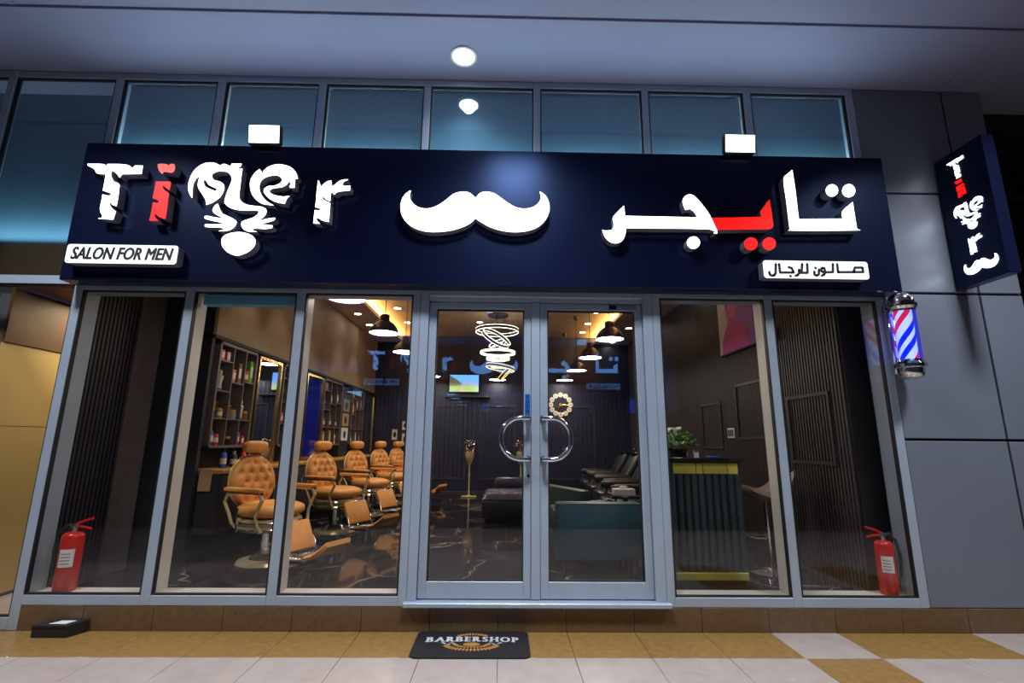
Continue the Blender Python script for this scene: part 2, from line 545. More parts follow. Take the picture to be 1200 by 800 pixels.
def text_mb(body, size, depth=0.002, offset=0.0, shear=0.0, align='CENTER'):
    cu = bpy.data.curves.new('text', 'FONT')
    cu.body = body
    cu.size = size
    cu.extrude = depth / 2
    cu.offset = offset
    cu.shear = shear
    cu.align_x = align
    cu.align_y = 'CENTER'
    cu.resolution_u = 3
    o = bpy.data.objects.new('text', cu)
    COL.objects.link(o)
    bpy.context.view_layer.update()
    me = o.to_mesh()
    mb = MB()
    mb.add([(v.co.x, v.co.y, v.co.z + depth / 2) for v in me.vertices], [tuple(p.vertices) for p in me.polygons])
    o.to_mesh_clear()
    bpy.data.objects.remove(o)
    bpy.data.curves.remove(cu)
    return mb

def stroke_mb(lines, w, depth):
    """flat pen strokes in XY with round joints, as overlapping thin plates"""
    mb = MB()
    for ln in lines:
        for i, (a, b) in enumerate(ln):
            h = depth + 0.0002 * (i % 2)
            mb.add([(a + w / 2 * math.cos(k * PI / 5), b + w / 2 * math.sin(k * PI / 5), h) for k in range(10)], [tuple(range(10))])
            if i + 1 < len(ln):
                c, d = ln[i + 1]
                l = math.hypot(c - a, d - b)
                if l < 1e-6: continue
                nx, ny = -(d - b) / l * w / 2, (c - a) / l * w / 2
                mb.add([(a + nx, b + ny, depth), (a - nx, b - ny, depth), (c - nx, d - ny, depth), (c + nx, d + ny, depth)], [(0, 1, 2, 3)])
    return mb

# XY outline -> standing in the facade plane facing -Y (x, z), thickness towards -Y
FACE = Matrix(((1, 0, 0, 0), (0, 0, -1, 0), (0, 1, 0, 0), (0, 0, 0, 1)))
def upright(mb, y):
    mb.xf(FACE)
    return mb.shift((0, y, 0))
GLYPH = {
 'T': [(-3.349,3.474),(-3.227,3.475),(-3.198,3.455),(-3.19,3.476),(-3.072,3.477),(-3.019,3.466),(-2.986,3.441),(-2.973,3.467),(-2.912,3.467),(-2.911,3.397),(-3.062,3.392),(-3.076,3.362),(-3.107,3.396),(-3.132,3.414),(-3.153,3.418),(-3.15,3.386),(-3.134,3.349),(-3.113,3.324),(-3.071,3.303),(-3.064,3.253),(-3.06,3.189),(-3.06,3.116),(-3.091,3.126),(-3.106,3.144),(-3.12,3.14),(-3.108,3.115),(-3.084,3.088),(-3.056,3.07),(-3.061,3.039),(-3.065,3.001),(-3.181,3.008),(-3.154,3.014),(-3.153,3.032),(-3.17,3.059),(-3.18,3.086),(-3.182,3.113),(-3.181,3.168),(-3.183,3.211),(-3.133,3.201),(-3.116,3.208),(-3.122,3.224),(-3.147,3.233),(-3.186,3.246),(-3.186,3.306),(-3.189,3.38),(-3.198,3.389),(-3.259,3.394),(-3.281,3.425),(-3.31,3.445),(-3.342,3.46)],
 'I': [(-2.785,3.331),(-2.685,3.333),(-2.668,3.321),(-2.667,3.256),(-2.699,3.278),(-2.722,3.298),(-2.725,3.285),(-2.709,3.26),(-2.67,3.231),(-2.667,3.178),(-2.663,3.096),(-2.662,3.014),(-2.702,3.023),(-2.729,3.04),(-2.746,3.056),(-2.753,3.047),(-2.738,3.018),(-2.714,2.997),(-2.784,2.996),(-2.78,3.075),(-2.78,3.153),(-2.754,3.147),(-2.736,3.151),(-2.738,3.167),(-2.763,3.178),(-2.788,3.186),(-2.787,3.249)],
 'IDOT': [(-2.794,3.484),(-2.769,3.488),(-2.727,3.486),(-2.708,3.475),(-2.689,3.489),(-2.666,3.488),(-2.655,3.462),(-2.657,3.429),(-2.673,3.411),(-2.708,3.416),(-2.737,3.418),(-2.747,3.397),(-2.772,3.422),(-2.788,3.454)],
 'G': [(-2.483,3.197),(-2.506,3.23),(-2.524,3.277),(-2.527,3.325),(-2.517,3.386),(-2.497,3.436),(-2.459,3.479),(-2.413,3.503),(-2.363,3.506),(-2.323,3.495),(-2.299,3.479),(-2.274,3.496),(-2.245,3.49),(-2.215,3.472),(-2.208,3.501),(-2.131,3.502),(-2.139,3.48),(-2.154,3.467),(-2.147,3.453),(-2.12,3.458),(-2.121,3.407),(-2.12,3.322),(-2.117,3.225),(-2.103,3.184),(-2.067,3.154),(-2.01,3.138),(-1.945,3.133),(-1.899,3.116),(-1.887,3.087),(-1.902,3.049),(-1.932,3.021),(-1.941,3.008),(-1.868,3.03),(-1.815,3.038),(-1.823,3.017),(-1.886,2.996),(-1.94,2.982),(-1.862,2.977),(-1.827,2.973),(-1.829,2.953),(-1.88,2.944),(-1.945,2.947),(-1.977,2.944),(-1.969,2.927),(-1.942,2.919),(-2.006,2.92),(-2.046,2.937),(-2.068,2.972),(-2.064,3.001),(-2.029,3.019),(-1.987,3.035),(-1.953,3.062),(-1.945,3.086),(-1.962,3.099),(-2.027,3.098),(-2.104,3.1),(-2.171,3.117),(-2.212,3.146),(-2.224,3.175),(-2.214,3.247),(-2.196,3.32),(-2.191,3.369),(-2.219,3.417),(-2.266,3.434),(-2.32,3.429),(-2.35,3.408),(-2.352,3.384),(-2.332,3.354),(-2.275,3.337),(-2.247,3.307),(-2.245,3.259),(-2.269,3.204),(-2.317,3.162),(-2.363,3.139),(-2.375,3.184),(-2.408,3.231),(-2.442,3.279),(-2.453,3.321),(-2.446,3.388),(-2.476,3.363),(-2.491,3.314),(-2.489,3.26)],
 'GH': [(-2.412,3.358),(-2.391,3.346),(-2.365,3.311),(-2.312,3.287),(-2.294,3.272),(-2.306,3.257),(-2.343,3.271),(-2.39,3.294),(-2.411,3.328)],
 'W': [(-2.274,3.148),(-2.256,3.109),(-2.229,3.068),(-2.183,3.046),(-2.126,3.017),(-2.111,3.0),(-2.115,2.971),(-2.138,2.941),(-2.178,2.923),(-2.237,2.919),(-2.201,2.932),(-2.196,2.94),(-2.236,2.95),(-2.338,2.952),(-2.35,2.967),(-2.341,2.975),(-2.26,2.974),(-2.218,2.979),(-2.225,2.99),(-2.297,3.006),(-2.355,3.021),(-2.363,3.037),(-2.345,3.045),(-2.279,3.032),(-2.228,3.026),(-2.223,3.032),(-2.259,3.05),(-2.295,3.073),(-2.307,3.102),(-2.29,3.138)],
 'N': [(-2.081,2.913),(-2.015,2.903),(-1.969,2.88),(-1.946,2.846),(-1.949,2.8),(-1.987,2.754),(-2.047,2.724),(-2.089,2.721),(-2.145,2.745),(-2.187,2.785),(-2.204,2.83),(-2.198,2.871),(-2.154,2.9)],
 'E': [(-1.981,3.456),(-2.016,3.421),(-2.042,3.359),(-2.038,3.299),(-2.017,3.239),(-1.979,3.192),(-1.926,3.157),(-1.837,3.145),(-1.883,3.17),(-1.932,3.217),(-1.963,3.276),(-1.967,3.331),(-1.944,3.374),(-1.898,3.399),(-1.843,3.406),(-1.803,3.389),(-1.792,3.358),(-1.813,3.33),(-1.855,3.312),(-1.898,3.307),(-1.927,3.283),(-1.923,3.253),(-1.888,3.212),(-1.83,3.177),(-1.752,3.16),(-1.74,3.203),(-1.72,3.227),(-1.769,3.22),(-1.835,3.231),(-1.876,3.251),(-1.884,3.275),(-1.853,3.293),(-1.788,3.304),(-1.752,3.329),(-1.737,3.36),(-1.722,3.336),(-1.728,3.301),(-1.689,3.3),(-1.691,3.379),(-1.67,3.382),(-1.691,3.434),(-1.735,3.478),(-1.798,3.499),(-1.853,3.501),(-1.907,3.482),(-1.942,3.45),(-1.955,3.422),(-1.969,3.44)],
 'R': [(-1.506,3.369),(-1.493,3.347),(-1.482,3.306),(-1.461,3.333),(-1.436,3.356),(-1.403,3.37),(-1.399,3.342),(-1.388,3.312),(-1.366,3.335),(-1.341,3.361),(-1.308,3.377),(-1.268,3.38),(-1.3,3.362),(-1.311,3.34),(-1.3,3.321),(-1.246,3.324),(-1.248,3.285),(-1.294,3.28),(-1.341,3.272),(-1.371,3.247),(-1.384,3.267),(-1.395,3.263),(-1.397,3.237),(-1.396,3.189),(-1.429,3.203),(-1.448,3.225),(-1.462,3.223),(-1.453,3.203),(-1.428,3.187),(-1.394,3.172),(-1.392,3.12),(-1.392,3.061),(-1.392,3.012),(-1.42,3.017),(-1.451,3.028),(-1.476,3.045),(-1.492,3.041),(-1.484,3.02),(-1.458,2.996),(-1.51,2.998),(-1.51,3.052),(-1.51,3.109),(-1.475,3.107),(-1.464,3.118),(-1.477,3.129),(-1.508,3.136),(-1.506,3.191),(-1.508,3.265)],
 'M': [(-0.763,3.294),(-0.769,3.242),(-0.749,3.196),(-0.705,3.155),(-0.636,3.138),(-0.569,3.154),(-0.495,3.201),(-0.421,3.268),(-0.353,3.291),(-0.293,3.283),(-0.241,3.238),(-0.207,3.281),(-0.156,3.295),(-0.088,3.278),(-0.01,3.22),(0.076,3.166),(0.153,3.152),(0.221,3.169),(0.264,3.206),(0.281,3.253),(0.273,3.304),(0.316,3.273),(0.344,3.217),(0.349,3.143),(0.323,3.069),(0.264,3.004),(0.187,2.967),(0.086,2.952),(-0.015,2.96),(-0.117,2.989),(-0.193,3.032),(-0.24,3.064),(-0.277,3.022),(-0.352,2.981),(-0.452,2.952),(-0.569,2.941),(-0.661,2.952),(-0.747,2.99),(-0.81,3.058),(-0.834,3.13),(-0.831,3.204),(-0.804,3.26)],
 'JR': [(0.769,2.983),(0.794,2.976),(0.84,2.982),(0.858,3.004),(0.862,3.048),(0.861,3.098),(0.95,3.194),(0.954,3.105),(1.538,3.103),(1.52,3.143),(1.491,3.173),(1.476,3.176),(1.444,3.167),(1.43,3.214),(1.429,3.253),(1.447,3.284),(1.484,3.303),(1.52,3.292),(1.559,3.25),(1.597,3.195),(1.638,3.123),(1.687,2.987),(1.678,2.967),(1.658,2.973),(1.629,3.005),(0.958,3.001),(0.951,2.952),(0.934,2.908),(0.902,2.88),(0.862,2.872),(0.822,2.887),(0.787,2.927)],
 'JD': [(1.542,2.888),(1.539,2.875),(1.533,2.863),(1.524,2.852),(1.513,2.844),(1.501,2.839),(1.487,2.837),(1.474,2.838),(1.462,2.843),(1.452,2.851),(1.445,2.861),(1.441,2.873),(1.44,2.887),(1.442,2.9),(1.448,2.912),(1.457,2.923),(1.468,2.931),(1.481,2.936),(1.494,2.938),(1.507,2.937),(1.519,2.932),(1.529,2.924),(1.537,2.914),(1.541,2.901)],
 'Y': [(1.653,3.101),(2.023,3.116),(2.054,3.117),(2.054,3.166),(2.136,3.271),(2.143,3.161),(2.145,3.044),(2.135,3.024),(2.111,3.013),(1.692,3.002)],
 'YD1': [(2.003,2.887),(2.0,2.873),(1.994,2.859),(1.984,2.848),(1.972,2.839),(1.959,2.834),(1.945,2.832),(1.931,2.833),(1.919,2.838),(1.908,2.847),(1.901,2.858),(1.897,2.871),(1.896,2.885),(1.899,2.899),(1.906,2.912),(1.915,2.923),(1.927,2.932),(1.941,2.938),(1.955,2.94),(1.968,2.938),(1.981,2.933),(1.991,2.925),(1.999,2.914),(2.003,2.901)],
 'YD2': [(2.149,2.889),(2.146,2.875),(2.14,2.862),(2.13,2.851),(2.118,2.842),(2.104,2.836),(2.09,2.834),(2.077,2.836),(2.064,2.841),(2.054,2.849),(2.047,2.86),(2.043,2.873),(2.042,2.887),(2.045,2.901),(2.052,2.915),(2.062,2.926),(2.074,2.935),(2.087,2.941),(2.101,2.943),(2.115,2.941),(2.127,2.936),(2.138,2.927),(2.145,2.916),(2.149,2.903)],
 'TA': [(2.352,3.538),(2.357,3.353),(2.357,3.116),(2.362,3.104),(2.719,3.113),(2.722,3.178),(2.817,3.261),(2.818,3.137),(2.819,3.032),(2.807,3.016),(2.305,3.005),(2.283,3.014),(2.276,3.035),(2.275,3.264),(2.272,3.453),(2.313,3.505)],
 'TD1': [(2.71,3.363),(2.706,3.349),(2.7,3.336),(2.691,3.325),(2.679,3.316),(2.667,3.311),(2.654,3.309),(2.641,3.31),(2.63,3.315),(2.621,3.323),(2.614,3.334),(2.611,3.347),(2.611,3.361),(2.614,3.375),(2.621,3.388),(2.63,3.399),(2.642,3.408),(2.654,3.413),(2.667,3.415),(2.68,3.414),(2.691,3.409),(2.7,3.4),(2.707,3.389),(2.71,3.377)],
 'TD2': [(2.852,3.363),(2.848,3.348),(2.841,3.334),(2.831,3.322),(2.819,3.313),(2.805,3.307),(2.792,3.305),(2.778,3.307),(2.766,3.312),(2.756,3.321),(2.749,3.333),(2.746,3.346),(2.746,3.361),(2.75,3.376),(2.757,3.39),(2.767,3.402),(2.779,3.411),(2.793,3.417),(2.807,3.419),(2.82,3.418),(2.832,3.412),(2.842,3.403),(2.849,3.392),(2.852,3.378)],
 'AS': [[(2.741,2.66),(2.757,2.698),(2.818,2.699),(2.818,2.662),(2.618,2.658),(2.619,2.724)],[(2.585,2.724),(2.577,2.658),(2.515,2.655),(2.513,2.69),(2.494,2.691),(2.485,2.673),(2.49,2.66),(2.511,2.658),(2.506,2.638),(2.486,2.627)],[(2.43,2.659),(2.427,2.636),(2.442,2.627),(2.461,2.635),(2.47,2.677)],[(2.442,2.691),(2.444,2.688)],[(2.38,2.721),(2.374,2.649),(2.308,2.648),(2.326,2.648),(2.34,2.72)],[(2.31,2.674),(2.307,2.645),(2.294,2.628),(2.278,2.624)],[(2.231,2.693),(2.253,2.685),(2.265,2.65),(2.157,2.648),(2.156,2.717)],[(2.235,2.621),(2.237,2.619)],[(2.13,2.716),(2.121,2.642),(2.107,2.623),(2.085,2.621),(2.074,2.631),(2.072,2.65)]],
}
# ================================================================== LARGE STRUCTURE
CE = 4.515            # arcade ceiling height
TOPZ = 4.452          # top of the clerestory glass
# ---- pavement: bed plus single tiles
def tile_mb(w, d, t=0.012):
    return MB().box(-w / 2 + 0.0015, w / 2 - 0.0015, -d / 2 + 0.0015, d / 2 - 0.0015, 0, t, 0.0015)
pavement = struct('floor_outside', MB().box(-16, 16, -4.4, 1.5, -0.12, -0.012), 'grout')
rows = [(-0.21, 0.42), (-0.665, 0.49), (-1.155, 0.49), (-1.645, 0.49)]
tm = {}
for ri, (yc, d) in enumerate(rows):
    for k in range(-13, 11):
        xc = 1.945 + 0.245 + 0.49 * k
        accent = (k == 0) or (k == 3) or (k == -14)
        yellow = (not accent) if ri == 0 else accent
        mn = 'tile_yellow' if yellow else 'tile_beige'
        key = (mn, d)
        if key not in tm:
            tm[key] = tile_mb(0.49, d).mesh('floor_tile', mn)
        o = bpy.data.objects.new('floor_tile', tm[key])
        COL.objects.link(o)
        o.location = (xc, yc, -0.012)
        o.parent = pavement
rest = MB()
for r in range(5):
    for k in range(-10, 9):
        x, y = 1.945 + 0.49 * k, -1.89 - 0.49 * (r + 1)
        rest.box(x + 0.0015, x + 0.4885, y + 0.0015, y + 0.4885, -0.012, 0)
rest.build('floor_tile_field', 'tile_beige', pavement, kind='stuff')
left_strip = MB()
for k in range(-3, 3):
    left_strip.box(-5.5, -3.45, 0.002 + 0.49 * (k + 3), 0.488 + 0.49 * (k + 3), -0.012, 0)
left_strip.build('floor_tile_inside', 'tile_beige', pavement, kind='stuff')

# ---- plinth under the shop front, faced with single marble slabs
plinth = struct('baseboard_shopfront', MB().box(-3.40, 5.2, 0.012, 0.2, 0, 0.164), 'grout')
pm = MB().box(-0.2435, 0.2435, -0.006, 0.006, 0, 0.163, 0.001).mesh('plinth_slab', 'plinth')
for k in range(-11, 7):
    xc = 1.945 + 0.245 + 0.49 * k
    if xc < -3.1: continue
    o = bpy.data.objects.new('plinth_slab', pm); COL.objects.link(o)
    o.location = (xc, 0.006, 0); o.parent = plinth
MB().box(-3.398, -2.957, 0, 0.012, 0, 0.163, 0.001).build('plinth_slab', 'plinth', plinth)

# ---- mullions and rails (aluminium); the same posts run from sill to ceiling
TRIM = [0]
def trim(mb, m='alu'):
    TRIM[0] += 1
    return struct('trim_%d' % TRIM[0], mb, m)
POSTS = [(-3.47, -3.40), (-2.575, -2.503), (-1.682, -1.612), (-0.742, -0.682), (1.212, 1.272), (2.138, 2.205), (3.075, 3.145)]
for i, (a, b) in enumerate(POSTS):
    if i in (0, 6):
        trim(MB().box(a, b, 0, 0.18, 0.0 if i == 0 else 0.166, CE - 0.003, 0.003)); continue
    trim(MB().box(a, b, 0, 0.03, 0.166, CE - 0.003, 0.003))
    trim(MB().box(a + 0.002, b - 0.002, 0.03, 0.18, 0.167, CE - 0.003), 'cream')
trim(MB().box(0.238, 0.298, 0, 0.1, 2.57, CE - 0.003, 0.003))                      # clerestory post over the door
LOW = [(-3.40, -2.575), (-2.503, -1.682), (-1.612, -0.742), (1.272, 2.138), (2.205, 3.075)]
for a, b in LOW:                                                                   # sills, heads
    trim(MB().box(a, b, 0.0, 0.03, 0.166, 0.232, 0.002))
    trim(MB().box(a, b, 0.03, 0.19, 0.167, 0.231), 'cream')
    trim(MB().box(a, b, 0.0, 0.18, 2.50, 2.56, 0.002))
trim(MB().box(-3.40, 3.075, 0.0, 0.09, 2.57, 3.60), 'dark')                       # backing behind the sign
UP = [(-3.40, -2.575), (-2.503, -1.682), (-1.612, -0.742), (-0.682, 0.238), (0.298, 1.212), (1.272, 2.138), (2.205, 3.075)]
for a, b in UP:
    trim(MB().box(a, b, 0.0, 0.06, TOPZ, CE - 0.003, 0.002))
# neighbouring shop front on the left
trim(MB().box(-5.6, -3.47, 0.0, 0.06, 0.005, 0.085, 0.002))
trim(MB().box(-5.6, -3.47, -0.005, 0.06, 2.545, 2.615, 0.002))
trim(MB().box(-5.6, -3.47, 0.0, 0.06, TOPZ, CE - 0.003, 0.002))
trim(MB().box(-4.395, -4.335, -0.012, 0.06, 2.615, CE - 0.003, 0.003))
trim(MB().box(-5.2, -5.13, -0.005, 0.06, 0.0, CE - 0.003, 0.003))

WIN = [0]
def window(x0, x1, z0, z1, gm='pane', y=0.014, rubber=0.011):
    WIN[0] += 1
    f = struct('window_%d' % WIN[0], MB().frame_xz(x0, x1, z0, z1, rubber, y - 0.012, y + 0.02), 'gasket')
    MB().box(x0 + 0.004, x1 - 0.004, y - 0.002, y + 0.004, z0 + 0.004, z1 - 0.004).build('pane', gm, f, smooth=False)
    return f
for a, b in LOW:
    window(a, b, 0.232, 2.50)
for a, b in UP:
    w = window(a, b, 3.66, TOPZ, 'upper_glass', 0.02)
    MB().box(a, b, 0.085, 0.1, 3.66, TOPZ).build('back_panel', 'teal', w)
window(-4.335, -3.47, 2.615, TOPZ, 'upper_glass', 0.02)
window(-5.13, -4.395, 2.615, TOPZ, 'upper_glass', 0.02)
window(-5.13, -3.47, 0.085, 2.545, 'pane', 0.02)

# ---- door: frame, threshold, two leaves
trim(MB().box(-0.68, -0.612, 0.0, 0.11, 0.2, 2.555, 0.003).box(-0.64, -0.612, 0.03, 0.12, 0.205, 2.5))
trim(MB().box(1.132, 1.21, 0.0, 0.11, 0.2, 2.555, 0.003))
trim(MB().box(-0.612, 1.132, 0.0, 0.03, 2.49, 2.556, 0.003).box(-0.612, 1.132, 0.03, 0.11, 2.455, 2.556, 0.003))
trim(MB().box(-0.70, 1.235, -0.045, 0.11, 0.166, 0.2, 0.006))
trim(MB().box(0.222, 0.288, 0.022, 0.075, 0.206, 2.448, 0.002))                   # meeting strip between the leaves
def door(n, x0, x1, g0, g1):
    d = struct('door_%d' % n, MB().box(x0, g0, 0.03, 0.075, 0.207, 2.447, 0.003).box(g1, x1, 0.03, 0.075, 0.207, 2.447, 0.003)
               .box(g0, g1, 0.03, 0.075, 0.207, 0.325, 0.003).box(g0, g1, 0.03, 0.075, 2.39, 2.447, 0.003), 'alu')
    MB().frame_xz(g0, g1, 0.325, 2.39, 0.009, 0.034, 0.07).build('gasket', 'gasket', d)
    MB().box(g0 + .004, g1 - .004, 0.05, 0.056, 0.33, 2.386).build('pane', 'pane', d, smooth=False)
    return d
door1 = door(1, -0.609, 0.219, -0.548, 0.163)
door2 = door(2, 0.291, 1.129, 0.352, 1.068)
def handle(d, x, sgn):
    path = [(x, 0.03, 1.51), (x, -0.05, 1.51), (x + sgn * 0.06, -0.055, 1.51)]
    for k in range(13):
        a = PI / 2 - PI * k / 12
        path.append((x + sgn * (0.06 + 0.148 * math.cos(a)), -0.055, 1.355 + 0.155 * math.sin(a)))
    path += [(x + sgn * 0.0, -0.05, 1.2), (x, 0.03, 1.2)]
    h = MB().tube(path, 0.019, 14).build('door_handle', 'chrome', d)
    for z in (1.51, 1.2):
        MB().lathe([(0.0, 0), (0.026, 0), (0.026, 0.012), (0.02, 0.014)], (x, 0.017, z), 16, 'y').build('rosette', 'silver', h)
handle(door1, 0.195, -1)
handle(door2, 0.315, 1)
MB().lathe([(0.0, 0), (0.012, 0), (0.012, 0.006)], (0.20, 0.025, 1.075), 14, 'y').build('lock_cylinder', 'gasket', door1)
st = MB().box(0.172, 0.213, 0.0275, 0.0302, 1.535, 1.70).build('push_sticker', 'blue_sticker', door1, label='blue vertical push sticker')
tx = MB()
for k, ch in enumerate('PUSH'):
    t = text_mb(ch, 0.036, 0.001, 0.0006)
    t.shift((0.1925, 1.682 - 0.0375 * k - 0.006, 0)); tx.add(t.v, t.f)
upright(tx, 0.0272).build('lettering', 'ink', st)
cl = MB().box(0.862, 0.925, 0.024, 0.031, 2.402, 2.437).build('closer_plate', 'gasket', door2, label='small black plate')
MB().box(0.93, 1.085, 0.0275, 0.0305, 2.398, 2.44).build('closer_label', mat('pale_blue_label', srgb(118, 140, 176), 0.4), door2, label='small pale blue label strip')
# blue strip behind the glass at the top of the second window
solo('blue_strip', MB().box(-2.46, -1.70, 0.05, 0.13, 2.405, 2.488, 0.004), 'strip_blue', 'blue strip at the top of the second window from the left', 'blind')

# ---- grey composite panels to the right of the shop front
WR = struct('wall_front', MB().box(3.146, 4.325, 0.04, 0.3, 0.164, CE), 'dark')
zs = [(0.167, 1.366), (1.386, 2.564), (2.584, 3.474), (3.494, CE - 0.004)]
for (xa, xb) in ((3.150, 3.962), (3.982, 4.33)):
    for (za, zb) in zs:
        MB().box(xa, xb, 0.005, 0.045, za, zb, 0.004).build('cladding_panel', 'composite', WR, smooth=False)
trim(MB().box(4.325, 4.34, 0.03, 1.2, 0.164, CE), 'composite')
struct('wall_recess', MB().box(4.34, 6.6, 1.2, 1.3, 0.0, CE), 'dark')
struct('ceiling_recess', MB().box(4.33, 6.6, 0.3, 1.3, CE - 0.05, CE + 0.1), 'dark')
struct('wall_recess_side', MB().box(6.5, 6.6, -0.2, 1.2, 0.0, CE), 'dark')
for (z, y, r, lab) in ((3.95, 0.9, 0.035, 'dark pipe running high across the recess behind the blade sign'), (3.2, 0.8, 0.05, 'dark lower pipe in the recess behind the blade sign'), (3.62, 0.95, 0.025, 'thin dark conduit between the two pipes in the recess')):
    solo('service_pipe', MB().tube([(4.36, y, z), (5.2, y, z), (6.4, y, z)], r, 12), 'pipe', lab, 'pipe')

# ---- arcade ceiling with a shadow gap along the walkway and one across it
struct('ceiling_arcade', MB().box(-16, 16, -0.66, 0.3, CE, CE + 0.15), 'ceil_ext')
trim(MB().box(-6.5, 6.6, -0.70, -0.66, CE + 0.022, CE + 0.15), 'ceil_ext')
struct('ceiling_walkway', MB().box(-16, 16, -4.3, -0.70, CE - 0.012, CE + 0.15), 'ceil_ext')
trim(MB().box(3.93, 3.96, -0.655, -0.005, CE - 0.006, CE + 0.01), 'ceil_ext')
trim(MB().box(-3.72, -3.69, -4.2, -0.70, CE - 0.02, CE - 0.005), 'ceil_ext')
# blue mirror-glass front of the building across the walkway
OPP = struct('wall_opposite', MB().box(-16, 16, -4.12, -4.08, 0.0, CE), 'dark')
for k in range(5):
    x = -3.25 + 1.3 * k
    MB().box(x + 0.012, x + 1.288, -4.08, -4.062, 1.8, 3.7).build('glass_panel', 'opp_glass', OPP, smooth=False)

# ---- neighbouring interior seen at the left edge
NB = struct('wall_neighbour', MB().box(-4.36, -4.27, 0.3, 6.0, 0.0, 2.55), 'grout')
for r, (za, zb) in enumerate(((0.03, 1.42), (1.425, 2.12))):
    for k in range(4):
        MB().box(-4.27, -4.25, 0.3 + 1.4 * k + 0.004, 1.696 + 1.4 * k, za, zb).build('stone_panel', 'yellow_wall', NB, smooth=False)
struct('ceiling_neighbour', MB().box(-6.0, -3.47, 0.36, 6.0, 2.62, 2.7), 'brown_soffit')
trim(MB().box(-4.27, -4.24, 0.3, 6.0, 2.125, 2.6), 'brown_soffit')
struct('wall_neighbour_back', MB().box(-6.0, -3.47, 5.9, 6.0, 0, 2.62), 'yellow_wall')
trim(MB().box(-6.0, -3.47, 0.3, 0.35, 3.0, CE), 'teal')
trim(MB().box(-6.0, -3.47, 0.28, 0.35, 2.7, 3.0), 'brown_soffit')
area_light('neighbour_light', (-3.9, 1.6, 2.58), (0, 0, 0), 0.5, 1.6, 30, (1.0, 0.84, 0.56))

# ---- the shop room
WL, WRX, YB = -2.92, 2.90, 7.3
HI, LO = 3.735, 3.58
room_floor = struct('floor', MB().box(-3.46, 3.10, 0.19, YB + 0.1, 0.02, FZ - 0.012), 'joint_light')
ts = 0.59
bm_t = MB().box(-ts / 2 + 0.0012, ts / 2 - 0.0012, -ts / 2 + 0.0012, ts / 2 - 0.0012, 0, 0.012).mesh('floor_tile', 'black_marble')
for i in range(-5, 5):
    for j in range(13):
        xc, yc = 0.06 + ts * (i + 0.5), 0.16 + ts * (j + 0.5)
        if yc - ts / 2 > YB: continue
        o = bpy.data.objects.new('floor_tile', bm_t); COL.objects.link(o)
        o.location = (xc, yc, FZ - 0.012); o.parent = room_floor
MB().box(-3.46, 0.06 - 5 * ts - 0.001, 0.19, YB, FZ - 0.012, FZ).build('floor_tile', 'black_marble', room_floor)
struct('ceiling', MB().box(-3.6, 3.2, 0.1, YB + 0.1, HI, HI + 0.1), 'ceil_int')
trim(MB().box(-3.6, -2.36, 0.1, YB, LO, LO + 0.03), 'soffit')
trim(MB().box(2.11, 3.2, 0.1, YB, LO, LO + 0.03), 'soffit')
trim(MB().box(-2.375, -2.35, 0.1, YB, LO - 0.004, LO + 0.055), 'cream')
trim(MB().box(2.10, 2.125, 0.1, YB, LO - 0.004, LO + 0.055), 'cream')

wall_left = struct('wall_left', MB().box(-3.50, -3.44, 0.19, 1.0, 0.0, HI), 'slat_back')
struct('wall_left_return', MB().box(-3.50, WL, 1.0, 1.05, 0.0, HI), 'black_matte')
struct('wall_left_rear', MB().box(-3.06, WL - 0.02, 1.05, YB, 2.36, HI), 'beige_wall')
struct('wall_left_lower', MB().box(-3.30, -3.12, 1.05, YB, 0.0, 2.36), 'black_matte')
trim(MB().box(-3.05, WL + 0.03, 1.0, YB, 2.325, 2.365, 0.004), 'black_matte')
trim(MB().box(-3.46, -3.42, 0.68, 1.0, 0.167, 3.5, 0.004), 'grey_gloss')
sl = MB()
for k in range(11):
    y = 0.21 + 0.043 * k
    sl.box(-3.44, -3.415, y, y + 0.026, 0.167, LO)
sl.build('slats', 'slat_dark', wall_left, kind='stuff', smooth=False)
wall_right = struct('wall_right', MB().box(WRX + 0.02, WRX + 0.1, 0.32, YB, 0.0, HI), 'slat_back')
struct('wall_right_return', MB().box(2.915, 3.12, 0.245, 0.32, 0.0, HI), 'slat_back')
sl = MB()
for k in range(163):
    y = 0.27 + 0.043 * k
    sl.box(WRX, WRX + 0.022, y, y + 0.024, 0.167, LO)
sl.build('slats', 'slat', wall_right, kind='stuff', smooth=False)
for n, (y0, y1, z0, z1) in enumerate(((0.45, 1.10, 1.15, 1.80), (1.55, 2.19, 1.38, 2.05), (2.62, 3.26, 1.26, 1.88))):
    MB().frame_yz(y0, y1, z0, z1, 0.032, WRX - 0.018, WRX + 0.004).build('moulding', 'navy_trim', wall_right)
wall_back = struct('wall_back', MB().box(-3.06, 3.2, YB, YB + 0.1, 0.0, HI), 'navy')
sl = MB()
for k in range(57):
    x = -2.9 + 0.1 * k
    sl.box(x + 0.006, x + 0.094, YB - 0.014, YB, 0.167, 2.62)
sl.build('wall_boards', 'navy', wall_back, kind='stuff', smooth=False)
for (x0, x1) in ((-1.55, -0.82), (-0.53, 0.29), (0.85, 2.1)):
    MB().frame_xz(x0, x1, 0.5, 2.14, 0.04, YB - 0.035, YB - 0.012).build('moulding', 'navy_trim', wall_back)
trim(MB().box(-2.9, 2.9, YB - 0.03, YB - 0.002, 0.167, 0.25, 0.004), 'navy_trim')
